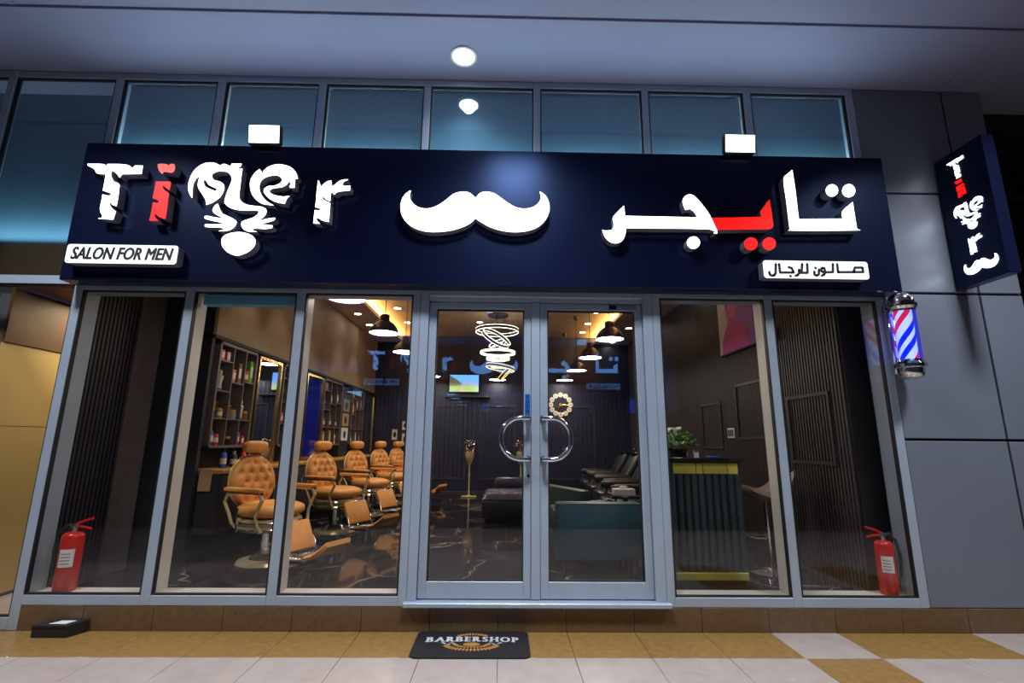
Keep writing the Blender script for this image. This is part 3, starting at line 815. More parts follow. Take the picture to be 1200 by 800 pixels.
# ================================================================== SHOP SIGN
sign = thing('shop_sign', 'long black shop sign with lit white and red lettering over the shop front', 'sign', (-0.14, -0.08, 2.53))
MB().box(-3.46, 3.18, -0.16, -0.005, 2.53, 3.715, 0.006).build('sign_box', 'sign_black', sign, world=True, smooth=False)
def letter(loops, face, sub=3, can='letter_side', name='letter', lab=None, parent=None):
    ll = [smooth_poly(l, sub=sub) for l in loops]
    c = upright(shape_mb(ll, 0.072), -0.160).build(name, can, parent or sign, world=True, label=lab)
    upright(shape_mb(ll, 0.004), -0.2325).build(name + '_face', face, c, world=True)
    return c
letter([GLYPH['T']], 'letter_white')
letter([GLYPH['I']], 'letter_red', lab='red letter')
letter([GLYPH['IDOT']], 'letter_pink', name='letter_dot', lab='red wavy dot')
letter([GLYPH['G'], GLYPH['GH']], 'letter_white')
letter([GLYPH['W']], 'letter_white', name='whisker_shape')
letter([GLYPH['N']], 'letter_white', name='chin_shape')
letter([GLYPH['E']], 'letter_white')
letter([GLYPH['R']], 'letter_white')
letter([GLYPH['M']], 'letter_white', name='moustache_shape')
letter([GLYPH['JR']], 'letter_white')
letter([GLYPH['JD']], 'letter_white', name='letter_dot')
letter([GLYPH['Y']], 'letter_red', sub=1, lab='red letter')
letter([GLYPH['YD1']], 'letter_red', name='letter_dot', lab='red dot')
letter([GLYPH['YD2']], 'letter_red', name='letter_dot', lab='red dot')
letter([GLYPH['TA']], 'letter_white')
letter([GLYPH['TD1']], 'letter_white', name='letter_dot')
letter([GLYPH['TD2']], 'letter_white', name='letter_dot')
def rrect(x0, x1, z0, z1, r, n=6):
    out = []
    for cx, cz, a0 in ((x1 - r, z1 - r, 0), (x0 + r, z1 - r, 90), (x0 + r, z0 + r, 180), (x1 - r, z0 + r, 270)):
        for k in range(n + 1):
            a = math.radians(a0 + 90 * k / n)
            out.append((cx + r * math.cos(a), cz + r * math.sin(a)))
    return out
def plaque(x0, x1, z0, z1):
    lp = rrect(x0, x1, z0, z1, 0.022)
    c = upright(shape_mb([lp], 0.072), -0.160).build('plaque', 'letter_side', sign, world=True)
    f = upright(shape_mb([lp], 0.004), -0.2325).build('plaque_face', 'plaque_white', c, world=True)
    return c
p1 = plaque(-3.370, -2.527, 2.640, 2.791)
t = text_mb('SALON FOR MEN', 0.137, 0.003, 0.0, 0.2)
base_v, base_f = t.v[:], t.f[:]
for q, (dx, dy) in enumerate(((0.004, 0), (0.008, 0), (0.012, 0), (0.004, 0.004), (0.008, 0.004), (0.004, -0.003), (0.008, -0.003))):
    t.add([(a + dx, b + dy, c + 0.0002 * (q + 1)) for a, b, c in base_v], base_f)
w = max(v[0] for v in t.v) - min(v[0] for v in t.v)
t.xf(Matrix.Diagonal((0.775 / w, 1.0, 1.0, 1.0)))
t.shift((-2.945 - (max(v[0] for v in t.v) + min(v[0] for v in t.v)) / 2, 2.713, 0))
upright(t, -0.2362).build('lettering', 'ink', p1, world=True)
p2 = plaque(2.030, 2.863, 2.603, 2.748)
upright(stroke_mb(GLYPH['AS'], 0.021, 0.002), -0.2365).build('lettering', 'ink', p2, world=True)

# ---- two floodlights on the sign's top edge
def floodlight(x, z0, z1, lab):
    f = thing('floodlight', lab, 'light', (x, -0.12, 3.715), 0, 'floodlights on the top edge of the sign')
    m = Matrix.Translation((0, -0.094, -0.022)) @ Matrix.Rotation(math.radians(9), 4, 'X')
    h = z1 - z0
    MB().box(-0.135, 0.135, 0.0, 0.05, 0, h, 0.012).xf(m).build('housing', 'black_matte', f)
    MB().box(-0.122, 0.122, -0.004, 0.0, 0.013, h - 0.013).xf(m).build('led_face', 'flood', f)
    MB().box(-0.06, 0.06, -0.044, 0.06, 0.001, 0.008).build('bracket', 'black_matte', f)
floodlight(-1.985, 3.715, 3.885, 'square white floodlight on the sign above the tiger face letters')
floodlight(1.945, 3.715, 3.885, 'square white floodlight on the sign above the Arabic letters')

# ---- arcade ceiling downlight
for (x, y) in ARCADE:
    d = thing('ceiling_downlight', 'round white recessed downlight in the arcade ceiling above the sign', 'light', (x, y, CE - 0.012))
    MB().lathe([(0.092, 0.0), (0.112, 0.0), (0.112, 0.012), (0.092, 0.012)], n=32).build('rim', 'white_paint', d)
    MB().lathe([(0.092, 0.004), (0.05, 0.0035), (0.0, 0.003)], n=32).build('lens', 'lamp_cool', d)
for i, x in enumerate((-3.6, 0.1, 3.8)):  # unseen fixtures added around the extra walkway lights
    d = thing('added_walkway_lamp', ('leftmost', 'middle', 'rightmost')[i] + ' unseen square lamp added over the walkway', 'light', (x, -1.6, CE - 0.03), 0, 'unseen square lamps added over the walkway')
    MB().frame_xz(-0.3, 0.3, -0.3, 0.3, 0.03, 0, 0.018).xf(Matrix.Rotation(PI / 2, 4, 'X')).shift((0, 0, 0)).build('frame', 'white_paint', d)

# ---- blade sign on the grey panels, its left face read from the shop front
BX = 3.77
blade = thing('blade_sign', 'narrow black double sided sign standing out from the grey panels on the right', 'sign', (BX + 0.05, -0.22, 2.6))
MB().box(BX, BX + 0.10, -0.44, -0.01, 2.605, 3.765, 0.006).build('sign_box', 'sign_black', blade, world=True, smooth=False)
MB().box(BX + 0.02, BX + 0.08, -0.012, 0.003, 2.75, 3.6).build('wall_bracket', 'black_matte', blade, world=True)
# outlines go onto the plane x = BX facing -X: u (to the right as read) runs towards -Y
BL = Matrix(((0, 0, -1, 0), (-1, 0, 0, 0), (0, 1, 0, 0), (0, 0, 0, 1)))
def blade_shape(keys, face, cx, cz, w, h, name):
    al = [p for k in keys for lp in ([GLYPH[k]] if k != 'G' else [GLYPH['G'], GLYPH['GH']]) for p in lp]
    x0, x1 = min(p[0] for p in al), max(p[0] for p in al)
    z0, z1 = min(p[1] for p in al), max(p[1] for p in al)
    out = MB()
    for k in keys:
        loops = [GLYPH[k]] if k != 'G' else [GLYPH['G'], GLYPH['GH']]
        loops = [smooth_poly([((p[0] - (x0 + x1) / 2) * w / (x1 - x0), (p[1] - (z0 + z1) / 2) * h / (z1 - z0)) for p in lp], sub=2) for lp in loops]
        s = shape_mb(loops, 0.006)
        out.add(s.v, s.f)
    out.xf(BL).shift((BX - 0.0005, cy_to_y(cx), cz))
    return out.build(name, face, blade, world=True)
def cy_to_y(u): return -u
blade_shape(['T'], 'letter_white', 0.20, 3.60, 0.145, 0.165, 'letter')
blade_shape(['I'], 'letter_red', 0.205, 3.40, 0.07, 0.10, 'letter')
blade_shape(['IDOT'], 'letter_red', 0.195, 3.482, 0.06, 0.033, 'letter_dot')
blade_shape(['G', 'W', 'N', 'E'], 'letter_white', 0.235, 3.165, 0.25, 0.24, 'letter')
blade_shape(['R'], 'letter_white', 0.24, 2.915, 0.11, 0.14, 'letter')
blade_shape(['M'], 'letter_white', 0.245, 2.735, 0.275, 0.10, 'moustache_shape')

# ---- barber pole
BPX, BPY = 3.165, -0.135
bp = thing('barber_pole', 'lit barber pole with red white and blue stripes and chrome caps right of the windows', 'barber pole', (BPX, BPY, 1.832))
MB().lathe([(0.0, 0.0), (0.055, 0.004), (0.078, 0.02), (0.088, 0.05), (0.09, 0.085), (0.104, 0.09), (0.106, 0.115), (0.098, 0.125), (0.09, 0.135), (0.09, 0.15), (0.0, 0.15)], n=36).build('lower_cap', 'chrome', bp)
MB().lathe([(0.0, 0.0), (0.09, 0.0), (0.09, 0.015), (0.098, 0.025), (0.106, 0.035), (0.104, 0.06), (0.09, 0.065), (0.088, 0.1), (0.075, 0.13), (0.05, 0.15), (0.0, 0.158)], (0, 0, 0.535), n=36).build('upper_cap', 'chrome', bp)
MB().lathe([(0.062, 0.15), (0.062, 0.535)], n=36).build('striped_cylinder', 'stripes', bp)
g = MB()
n = 36
g.add([(0.086 * math.cos(2 * PI * k / n), 0.086 * math.sin(2 * PI * k / n), z) for z in (0.15, 0.535) for k in range(n)], [(k, (k + 1) % n, n + (k + 1) % n, n + k) for k in range(n)])
g.build('glass_tube', 'blue_tube', bp)
MB().box(-0.05, 0.05, 0.078, 0.138, 0.05, 0.63, 0.01).build('back_plate', 'chrome', bp)
for z in (0.09, 0.565):
    MB().box(-0.03, 0.03, 0.05, 0.12, z, z + 0.05, 0.005).build('bracket', 'chrome', bp)
# ---- fire extinguishers standing on the sills
def extinguisher(x, y, z, h, r, lab, lever, label_ang, hose_dir):
    e = thing('fire_extinguisher', lab, 'extinguisher', (x, y, z))
    MB().lathe([(0.0, 0.0), (r * 0.92, 0.0), (r, 0.012), (r, h - r * 0.55), (r * 0.93, h - r * 0.28), (r * 0.7, h - r * 0.08), (r * 0.3, h), (0.0, h)], n=28).build('cylinder', 'red_paint', e)
    MB().lathe([(0.018, h - 0.005), (0.018, h + 0.03), (0.026, h + 0.032), (0.024, h + 0.055), (0.0, h + 0.06)], n=16).build('valve', 'silver', e)
    s = lever
    MB().tube([(0.0, 0, h + 0.05), (s * 0.06, 0, h + 0.075), (s * 0.125, 0, h + 0.095)], [0.010, 0.009, 0.008], 8).build('lever', 'red_paint', e)
    MB().tube([(0.0, 0, h + 0.035), (s * 0.07, 0, h + 0.032), (s * 0.125, 0, h + 0.02)], [0.010, 0.009, 0.008], 8).build('carry_handle', 'red_paint', e)
    q = hose_dir
    MB().tube([(0, 0, h + 0.03), (q * 0.05, 0.0, h + 0.045), (q * (r + 0.035), 0.0, h + 0.0), (q * (r + 0.055), 0.0, h - 0.12), (q * (r + 0.045), 0.0, h - 0.25), (q * (r + 0.014), 0, 0.07)], 0.0105, 10).build('hose', 'black_matte', e)
    MB().lathe([(0.016, 0.0), (0.016, 0.045), (0.012, 0.06)], (q * (r + 0.012), 0, 0.025), 12).build('nozzle', 'black_matte', e)
    lb = MB()
    n = 8
    vs, fs = [], []
    for k in range(n + 1):
        a = math.radians(label_ang - 38 + 76 * k / n)
        for zz in (h * 0.42, h * 0.72):
            vs.append(((r + 0.0012) * math.cos(a), (r + 0.0012) * math.sin(a), zz))
    for k in range(n): fs.append((2 * k, 2 * k + 2, 2 * k + 3, 2 * k + 1))
    lb.add(vs, fs)
    l = lb.build('paper_label', 'white_paint', e, label='white instruction label')
    ln = MB()
    for row in range(4):
        vs, fs = [], []
        for k in range(7):
            a = math.radians(label_ang - 30 + 50 * k / 6)
            for zz in (h * (0.47 + 0.055 * row), h * (0.485 + 0.055 * row)):
                vs.append(((r + 0.0018) * math.cos(a), (r + 0.0018) * math.sin(a), zz))
        for k in range(6): fs.append((2 * k, 2 * k + 2, 2 * k + 3, 2 * k + 1))
        ln.add(vs, fs)
    ln.build('printed_lines', 'grey_print', l)
    return e
extinguisher(-3.205, 0.105, 0.2315, 0.41, 0.07, 'red fire extinguisher on the sill of the leftmost window', 1, -70, -1)
extinguisher(2.935, 0.10, 0.2315, 0.385, 0.062, 'red fire extinguisher on the sill of the rightmost window', -1, -115, 1)

# ---- doormat with printed lettering
matx = thing('doormat', 'black rounded doormat with white barbershop lettering in front of the door', 'doormat', (-0.19, -0.225, 0.0))
mt = shape_mb([rrect(-0.385, 0.385, -0.215, 0.215, 0.05)], 0.009)
matbase = mt.build('rubber_base', 'rubber_mat', matx)
tb = MB()
SERIF = {'B': 'bl tl', 'A': 'bl br', 'R': 'bl br tl', 'E': 'bl tl', 'H': 'bl br tl tr', 'P': 'bl tl', 'S': '', 'O': ''}
cx = 0.0
for chx in 'BARBERSHOP':
    g = text_mb(chx, 0.104, 0.001, 0.0, 0.0, 'LEFT')
    x0, x1 = min(v[0] for v in g.v), max(v[0] for v in g.v)
    y0, y1 = min(v[1] for v in g.v), max(v[1] for v in g.v)
    g.shift((cx - x0, 0, 0))
    w = x1 - x0
    for q, dx in enumerate((0.0, 0.004, 0.008, 0.011)):
        tb.add([(a + dx, b, c + 0.0001 * q) for a, b, c in g.v], g.f)
    w += 0.011
    for sp in SERIF[chx].split():
        xm = cx + (0.009 if sp[1] == 'l' else w - 0.009)
        yy = y0 if sp[0] == 'b' else y1 - 0.008
        tb.add([(xm - 0.017, yy, 0.0016), (xm + 0.017, yy, 0.0016), (xm + 0.017, yy + 0.008, 0.0016), (xm - 0.017, yy + 0.008, 0.0016)], [(0, 1, 2, 3)])
    cx += w + 0.016
xs = [v[0] for v in tb.v]
sc = 0.63 / (max(xs) - min(xs))
tb.shift((-(max(xs) + min(xs)) / 2, 0, 0))
tb.v = [(x * sc, y * 1.1 + 0.068 - 0.12 * (x * sc) ** 2, z + 0.0088) for x, y, z in tb.v]
tb.build('lettering', 'pale_print', matbase)
orn = MB()
def fan(cx, cy, r0, r1, a0, a1, n, w):
    for k in range(n):
        a = math.radians(a0 + (a1 - a0) * k / (n - 1))
        c, s_ = math.cos(a), math.sin(a)
        p, q = (cx + r0[0] * c, cy + r0[1] * s_), (cx + r1[0] * c, cy + r1[1] * s_)
        nx, ny = -s_ * w, c * w
        m = ((p[0] + q[0]) / 2, (p[1] + q[1]) / 2)
        orn.add([(p[0], p[1], 0.0094), (m[0] - nx, m[1] - ny, 0.0094), (q[0], q[1], 0.0094), (m[0] + nx, m[1] + ny, 0.0094)], [(0, 1, 2, 3)])
fan(0, 0.0, (0.15, 0.075), (0.205, 0.125), 200, 340, 19, 0.010)
fan(0, 0.0, (0.09, 0.045), (0.135, 0.075), 195, 345, 15, 0.008)
fan(0, 0.08, (0.10, 0.055), (0.145, 0.105), 40, 140, 11, 0.010)
fan(0, -0.012, (0.02, 0.01), (0.062, 0.034), 0, 348, 16, 0.006)
orn.add([(0.055 * math.cos(2 * PI * k / 20), -0.012 + 0.028 * math.sin(2 * PI * k / 20), 0.0092) for k in range(20)], [tuple(range(20))])
orn.build('gold_ornament', 'gold_print', matbase, label='gold rosette ornament', kind='stuff')
flo = MB()
for sgn in (-1, 1):
    for k in range(9):
        a = k / 8
        x, y = sgn * (0.115 + 0.09 * a), -0.005 + 0.02 * math.sin(a * 9)
        flo.add([(x + 0.012 * math.cos(2 * PI * j / 8 + k), y + 0.006 * math.sin(2 * PI * j / 8), 0.0093) for j in range(8)], [tuple(range(8))])
flo.build('pale_ornament', 'pale_print', matbase, kind='stuff')

# ---- black box on the pavement at the left
bx = thing('black_box', 'flat black box with a white paper on its lid, on the pavement at the left', 'box', (-3.10, -0.04, 0.0), math.radians(0))
B = MB()
q = [(-3.18, -0.128), (-2.945, -0.128), (-2.895, -0.012), (-3.13, -0.012)]
vs = [(x + 3.10, y + 0.04, z) for z in (0.0, 0.066) for x, y in q]
B.add(vs, [(0, 3, 2, 1), (4, 5, 6, 7), (0, 1, 5, 4), (1, 2, 6, 5), (2, 3, 7, 6), (3, 0, 4, 7)])
B.build('body', 'black_matte', bx, smooth=False)
L_ = MB().add([(x + 3.10, y + 0.04, z) for z in (0.067, 0.078) for x, y in ((-3.185, -0.133), (-2.942, -0.133), (-2.89, -0.007), (-3.135, -0.007))],
              [(0, 3, 2, 1), (4, 5, 6, 7), (0, 1, 5, 4), (1, 2, 6, 5), (2, 3, 7, 6), (3, 0, 4, 7)]).build('lid', 'black_matte', bx, smooth=False)
MB().add([(x + 3.10, y + 0.04, 0.0788) for x, y in ((-3.10, -0.10), (-2.985, -0.10), (-2.955, -0.035), (-3.06, -0.035))], [(0, 1, 2, 3)]).build('paper_sheet', 'white_paint', L_, label='white sheet of paper')
# ================================================================== INSIDE THE SHOP
# ---- barber chairs (facing +X in their own frame)
def tufted_back():
    """oval button-tufted cushion, front towards +X, centred on the origin"""
    mb = MB()
    nr, na = 22, 48
    hw, hh = 0.235, 0.255
    btn = []
    for r in range(-3, 4):
        for c in range(-3, 4):
            y, z = (c + (0.5 if r % 2 else 0)) * 0.105, r * 0.085
            if (y / (hw * 0.84)) ** 2 + (z / (hh * 0.86)) ** 2 < 1: btn.append((y, z))
    vs, fs = [], []
    for i in range(nr + 1):
        t = i / nr
        for j in range(na):
            a = 2 * PI * j / na
            y, z = hw * t * math.cos(a), hh * t * math.sin(a)
            x = 0.055 * math.sqrt(max(0, 1 - t ** 4))
            for (by, bz) in btn:
                d2 = (y - by) ** 2 + (z - bz) ** 2
                x -= 0.034 * math.exp(-d2 / 0.00042) + 0.01 * math.exp(-d2 / 0.0022)
            vs.append((x, y, z))
    for i in range(nr):
        for j in range(na):
            j2 = (j + 1) % na
            fs.append((i * na + j, (i + 1) * na + j, (i + 1) * na + j2, i * na + j2))
    mb.add(vs, fs)
    o = nr * na
    rim = [(-0.035, hw * math.cos(2 * PI * j / na), hh * math.sin(2 * PI * j / na)) for j in range(na)]
    k = len(mb.v)
    mb.v += rim
    for j in range(na):
        j2 = (j + 1) % na
        mb.f.append((o + j, k + j, k + j2, o + j2))
    mb.f.append(tuple(k + j for j in range(na))[::-1])
    return mb

def make_chair():
    t = thing('barber_chair', 'x', 'barber chair', (0, 0, FZ), 0, 'tan barber chairs along the mirrors')
    MB().lathe([(0.0, 0.0), (0.33, 0.0), (0.34, 0.02), (0.33, 0.045), (0.29, 0.06), (0.0, 0.06)], n=40).build('base_ring', 'black_gloss', t)
    MB().lathe([(0.25, 0.06), (0.235, 0.085), (0.19, 0.095), (0.0, 0.095)], n=40).build('base_plate', 'cream_enamel', t)
    MB().lathe([(0.14, 0.095), (0.11, 0.125), (0.075, 0.14), (0.07, 0.34), (0.12, 0.36), (0.0, 0.36)], n=28).build('column', 'chrome', t)
    MB().tube([(0.1, 0.05, 0.12), (0.16, 0.11, 0.13), (0.24, 0.15, 0.125)], 0.012, 8).build('pump_pedal', 'chrome', t)
    drum = MB().lathe([(0.0, 0.345), (0.25, 0.345), (0.275, 0.36), (0.275, 0.385), (0.262, 0.392), (0.262, 0.408), (0.28, 0.415), (0.28, 0.445), (0.265, 0.455), (0.0, 0.455)], n=40)
    drum.build('seat_drum', 'cream_enamel', t)
    for z in (0.372, 0.43):
        MB().tube([(0.279 * math.cos(2 * PI * k / 36), 0.279 * math.sin(2 * PI * k / 36), z) for k in range(36)], 0.008, 6, True).build('drum_band', 'chrome', t)
    MB().ellipsoid((0.01, 0, 0.525), 0.275, 0.275, 0.075, 36, 14, 0.8).build('seat_cushion', 'tan', t)
    mt = Matrix.Translation((-0.265, 0, 0.765)) @ Matrix.Rotation(math.radians(-10), 4, 'Y')
    bk = tufted_back().xf(mt).build('backrest', 'tan', t)
    sh = MB().ellipsoid((-0.045, 0, 0), 0.035, 0.245, 0.265, 36, 14).xf(mt).build('back_shell', 'cream_enamel', t)
    MB().tube([(-0.30, 0.05, 0.98), (-0.325, 0.05, 1.06), (-0.325, -0.05, 1.06), (-0.30, -0.05, 0.98)], 0.01, 8).build('headrest_post', 'chrome', t)
    MB().ellipsoid((-0.295, 0, 1.09), 0.065, 0.125, 0.06, 28, 12, 0.62).build('headrest', 'tan', t)
    for s in (-1, 1):
        y = 0.30 * s
        MB().box(-0.24, 0.22, y - 0.035, y + 0.035, 0.70, 0.735, 0.014).build('arm_pad', 'tan', t)
        MB().tube([(-0.25, y, 0.692), (0.23, y, 0.692)], 0.012, 8).build('arm_rail', 'chrome', t)
        MB().tube([(0.2, y, 0.69), (0.235, y, 0.64), (0.2, y, 0.57), (0.165, y, 0.5), (0.18, y * 0.95, 0.42), (0.2, y * 0.85, 0.36)], [0.016, 0.017, 0.015, 0.014, 0.015, 0.018], 10).build('arm_support', 'cream_enamel', t)
        MB().tube([(-0.2, y, 0.69), (-0.25, y * 0.98, 0.6), (-0.2, y * 0.95, 0.52), (-0.16, y * 0.9, 0.42), (-0.12, y * 0.8, 0.37)], 0.014, 10).build('arm_support', 'cream_enamel', t)
    MB().tube([(-0.05, -0.31, 0.56), (-0.04, -0.325, 0.48), (-0.02, -0.32, 0.36)], [0.016, 0.008, 0.008], 8).build('recline_lever', 'chrome', t)
    # leg panel and footrest
    a, b = Vector((0.285, 0, 0.43)), Vector((0.40, 0, 0.19))
    pm = MB().box(-0.018, 0.018, -0.19, 0.19, 0, (b - a).length, 0.014)
    ang = math.atan2(b.x - a.x, b.z - a.z)
    pm.xf(Matrix.Translation(a) @ Matrix.Rotation(ang, 4, 'Y')).build('leg_panel', 'tan', t)
    for s in (-1, 1):
        MB().tube([(0.27, 0.16 * s, 0.36), (0.37, 0.2 * s, 0.26), (0.42, 0.2 * s, 0.15), (0.66, 0.19 * s, 0.17)], 0.013, 8).build('footrest_arm', 'chrome', t)
    fr = MB().box(0.40, 0.68, -0.19, 0.19, 0.135, 0.15, 0.004).build('footrest_plate', 'black_gloss', t)
    for k in range(8):
        x = 0.415 + 0.034 * k
        MB().box(x, x + 0.014, -0.18, 0.18, 0.15, 0.164, 0.003).build('tread', 'chrome', fr)
    pts = MB()
    prof = [(0.66, 0.165), (0.74, 0.185), (0.82, 0.235), (0.86, 0.285)]
    vs, fs = [], []
    for (x, z) in prof:
        for (dy, dz) in ((-0.19, 0.02), (-0.17, 0.034), (0.17, 0.034), (0.19, 0.02), (0.17, -0.004), (-0.17, -0.004)):
            vs.append((x - dz * 0.35, dy * (1 if x < 0.85 else 0.8), z + dz))
    for i in range(3):
        for j in range(6):
            j2 = (j + 1) % 6
            fs.append((i * 6 + j, (i + 1) * 6 + j, (i + 1) * 6 + j2, i * 6 + j2))
    fs += [tuple(range(6)), tuple(range(18, 24))[::-1]]
    pts.add(vs, fs).build('footrest_pad', 'tan', t)
    MB().box(0.66, 0.69, -0.19, 0.19, 0.15, 0.178, 0.004).build('footrest_edge', 'chrome', t)
    return t
chair = make_chair()
CH = [(-2.18, 1.03), (-2.07, 2.57), (-2.04, 3.97), (-2.01, 5.37), (-1.95, 6.60)]
WORD = ['nearest the window', 'second from the window', 'third from the window', 'fourth from the window', 'farthest from the window']
for i, (x, y) in enumerate(CH):
    c = chair if i == 0 else copy_tree(chair)
    c.location = (x, y, FZ)
    c.rotation_euler = (0, 0, math.radians(-25))
    c['label'] = 'tufted tan leather barber chair beside the mirrors, ' + WORD[i]

# ---- cabinets and worktop along the left wall
MB_ = MB().box(-3.12, -2.675, 1.06, 7.28, 1.0, 1.035, 0.004)
top = solo('worktop', MB_, 'wood_gold', 'long gold brown worktop running below the mirrors', 'worktop')
cab0 = None
CABS = [(1.06, 2.58), (2.6, 4.12), (4.14, 5.66), (5.68, 7.2)]
for i, (a, b) in enumerate(CABS):
    if cab0 is None:
        cab0 = thing('base_cabinet', 'x', 'cabinet', (-2.69, a, 0.45), 0, 'dark cabinets below the worktop')
        MB().box(-0.42, -0.02, 0.0, 1.52, 0.0, 0.548, 0.003).build('body', 'cabinet', cab0, smooth=False)
        for k in range(4):
            d = MB().box(-0.02, 0.0, 0.38 * k + 0.004, 0.38 * k + 0.374, 0.006, 0.542, 0.003).build('door', 'cabinet', cab0, smooth=False)
            y = 0.38 * k + (0.33 if k % 2 == 0 else 0.045)
            MB().tube([(0.0, y, 0.2), (0.022, y, 0.205), (0.022, y, 0.405), (0.0, y, 0.41)], 0.006, 8).build('handle', 'chrome', d)
        c = cab0
    else:
        c = copy_tree(cab0); c.location = (-2.69, a, 0.45)
    c['label'] = 'dark wall hung cabinet with paired chrome handles, ' + ('first', 'second', 'third', 'fourth')[i] + ' from the window'

tw = thing('hand_towel', 'small beige towel hanging over the near corner of the worktop', 'towel', (-2.84, 1.055, 0.84))
MB().box(-0.06, 0.06, -0.012, 0.0, 0.0, 0.205, 0.003).build('hanging_side', 'beige_board', tw)
MB().box(-0.06, 0.06, -0.012, 0.09, 0.1965, 0.206, 0.002).build('folded_top', 'beige_board', tw)
# ---- shelf units with their goods, mirrors between them
PAL = {'red': (200, 30, 28), 'orange': (214, 110, 40), 'green': (110, 190, 40), 'blue': (40, 90, 190), 'white': (220, 215, 205), 'gold': (190, 140, 50),
       'black': (26, 24, 26), 'brown': (120, 80, 50), 'silver': (150, 150, 155), 'purple': (120, 60, 140)}
PM = {k: mat('product_' + k, srgb(*v), 0.35, 0.0, 0.08) for k, v in PAL.items()}
PCACHE = {}
def product(kind, col, x, y, z, h, shelfname, place):
    cap = 'black' if col != 'black' else 'silver'
    label = '%s %s, %s, %s' % (col, kind, place, shelfname)
    t = thing(kind, label, 'product' if kind != 'trophy' else 'trophy', (x, y, z), 0, 'goods on the ' + shelfname)
    key = (kind, col, h)
    if key not in PCACHE:
        if kind == 'bottle':
            ms = [('body', MB().lathe([(0.0, 0), (0.03, 0), (0.032, 0.01), (0.032, h * 0.68), (0.02, h * 0.78), (0.012, h * 0.8), (0.0, h * 0.8)], n=14).mesh('body', PM[col])),
                  ('cap', MB().lathe([(0.016, h * 0.8), (0.016, h), (0.0, h)], n=12).mesh('cap', PM[cap])),
                  ('paper_band', MB().lathe([(0.033, h * 0.2), (0.033, h * 0.5)], n=14).mesh('paper_band', PM['white' if col != 'white' else 'gold']))]
        elif kind == 'box':
            ms = [('body', MB().box(-0.035, 0.035, -0.032, 0.032, 0, h, 0.003).mesh('body', PM[col], False)),
                  ('printed_panel', MB().box(0.035, 0.0362, -0.024, 0.024, h * 0.25, h * 0.75).mesh('printed_panel', PM['white' if col != 'white' else 'gold'], False))]
        elif kind == 'jar':
            ms = [('body', MB().lathe([(0.0, 0), (0.04, 0), (0.043, 0.01), (0.043, h * 0.7), (0.036, h * 0.74), (0.0, h * 0.74)], n=16).mesh('body', PM[col])),
                  ('lid', MB().lathe([(0.04, h * 0.74), (0.04, h), (0.0, h)], n=16).mesh('lid', PM['gold' if col != 'gold' else 'black']))]
        elif kind == 'trophy':
            ms = [('base', MB().box(-0.03, 0.03, -0.03, 0.03, 0, h * 0.18, 0.003).mesh('base', PM['black'], False)),
                  ('cup', MB().lathe([(0.008, h * 0.18), (0.012, h * 0.4), (0.035, h * 0.6), (0.042, h), (0.034, h), (0.03, h * 0.64), (0.0, h * 0.55)], n=16).mesh('cup', M['gold']))]
        else:  # figurine: slim pale statuette
            ms = [('base', MB().lathe([(0.03, 0), (0.03, h * 0.1), (0.0, h * 0.1)], n=14).mesh('base', PM['brown'])),
                  ('figure', MB().lathe([(0.026, h * 0.1), (0.022, h * 0.35), (0.03, h * 0.55), (0.034, h * 0.68), (0.012, h * 0.77), (0.02, h * 0.86), (0.018, h * 0.94), (0.0, h)], n=14).mesh('figure', PM[col]))]
        PCACHE[key] = ms
    for n_, me in PCACHE[key]:
        o = bpy.data.objects.new(n_, me); COL.objects.link(o); o.parent = t
    return t

def shelf_unit(y0, y1, lab, short, goods):
    z0, z1 = 1.24, 2.315
    t = thing('shelf_unit', lab, 'shelf', (-3.0, (y0 + y1) / 2, z0), 0, 'shelf units between the mirrors')
    xa, xb = -3.11, -2.885
    W, H = y1 - y0, z1 - z0
    U = lambda u: y0 + u * W
    V = lambda v: z1 - v * H
    MB().box(xa, xa + 0.012, y0, y1, z0, z1).build('back_board', 'shelf_back', t, world=True, smooth=False)
    for (u, w) in ((0, 0.03), (1, 0.03)):
        yy = U(u) - (0.03 if u else 0)
        MB().box(xa, xb, yy, yy + 0.03, z0, z1, 0.002).build('side_panel', 'shelf_edge', t, world=True, smooth=False)
    MB().box(xa, xb, y0, y1, z1 - 0.03, z1, 0.002).build('top_panel', 'shelf_edge', t, world=True, smooth=False)
    MB().box(xa, xb, y0, y1, z0, z0 + 0.025, 0.002).build('bottom_panel', 'shelf_edge', t, world=True, smooth=False)
    for u in (0.36, 0.68):
        MB().box(xa + 0.012, xb - 0.004, U(u) - 0.008, U(u) + 0.008, z0 + 0.02, z1 - 0.03).build('divider', 'shelf_edge', t, world=True, smooth=False)
    cells = {}
    for ci, (ua, ub, vs) in enumerate(((0.03, 0.36, (0.17, 0.46, 0.72)), (0.36, 0.68, (0.36, 0.72)), (0.68, 0.97, (0.33, 0.72)))):
        for v in vs:
            MB().box(xa + 0.012, xb - 0.004, U(ua) + 0.005, U(ub) - 0.005, V(v) - 0.012, V(v)).build('shelf_board', 'shelf_edge', t, world=True, smooth=False)
        for ri, v in enumerate(vs + (0.975,)):
            cells[(ci, ri)] = (U(ua), U(ub), V(v))
        MB().box(xa + 0.012, xa + 0.02, U(ua) + 0.01, U(ub) - 0.01, z0 + 0.025, V(0.72) - 0.012).build('beige_panel', 'beige_board', t, world=True, smooth=False)
    rown = ['top', 'second', 'third', 'bottom']
    coln = ['left', 'middle', 'right']
    for (ci, ri, f, kind, col, h) in goods:
        ya, yb, z = cells[(ci, ri)]
        side = 'left' if f < 0.4 else ('right' if f > 0.6 else 'centre')
        product(kind, col, -2.945, ya + (yb - ya) * f, z + 0.0005, h, short, '%s of the %s %s cell' % (side, rown[ri], coln[ci]))
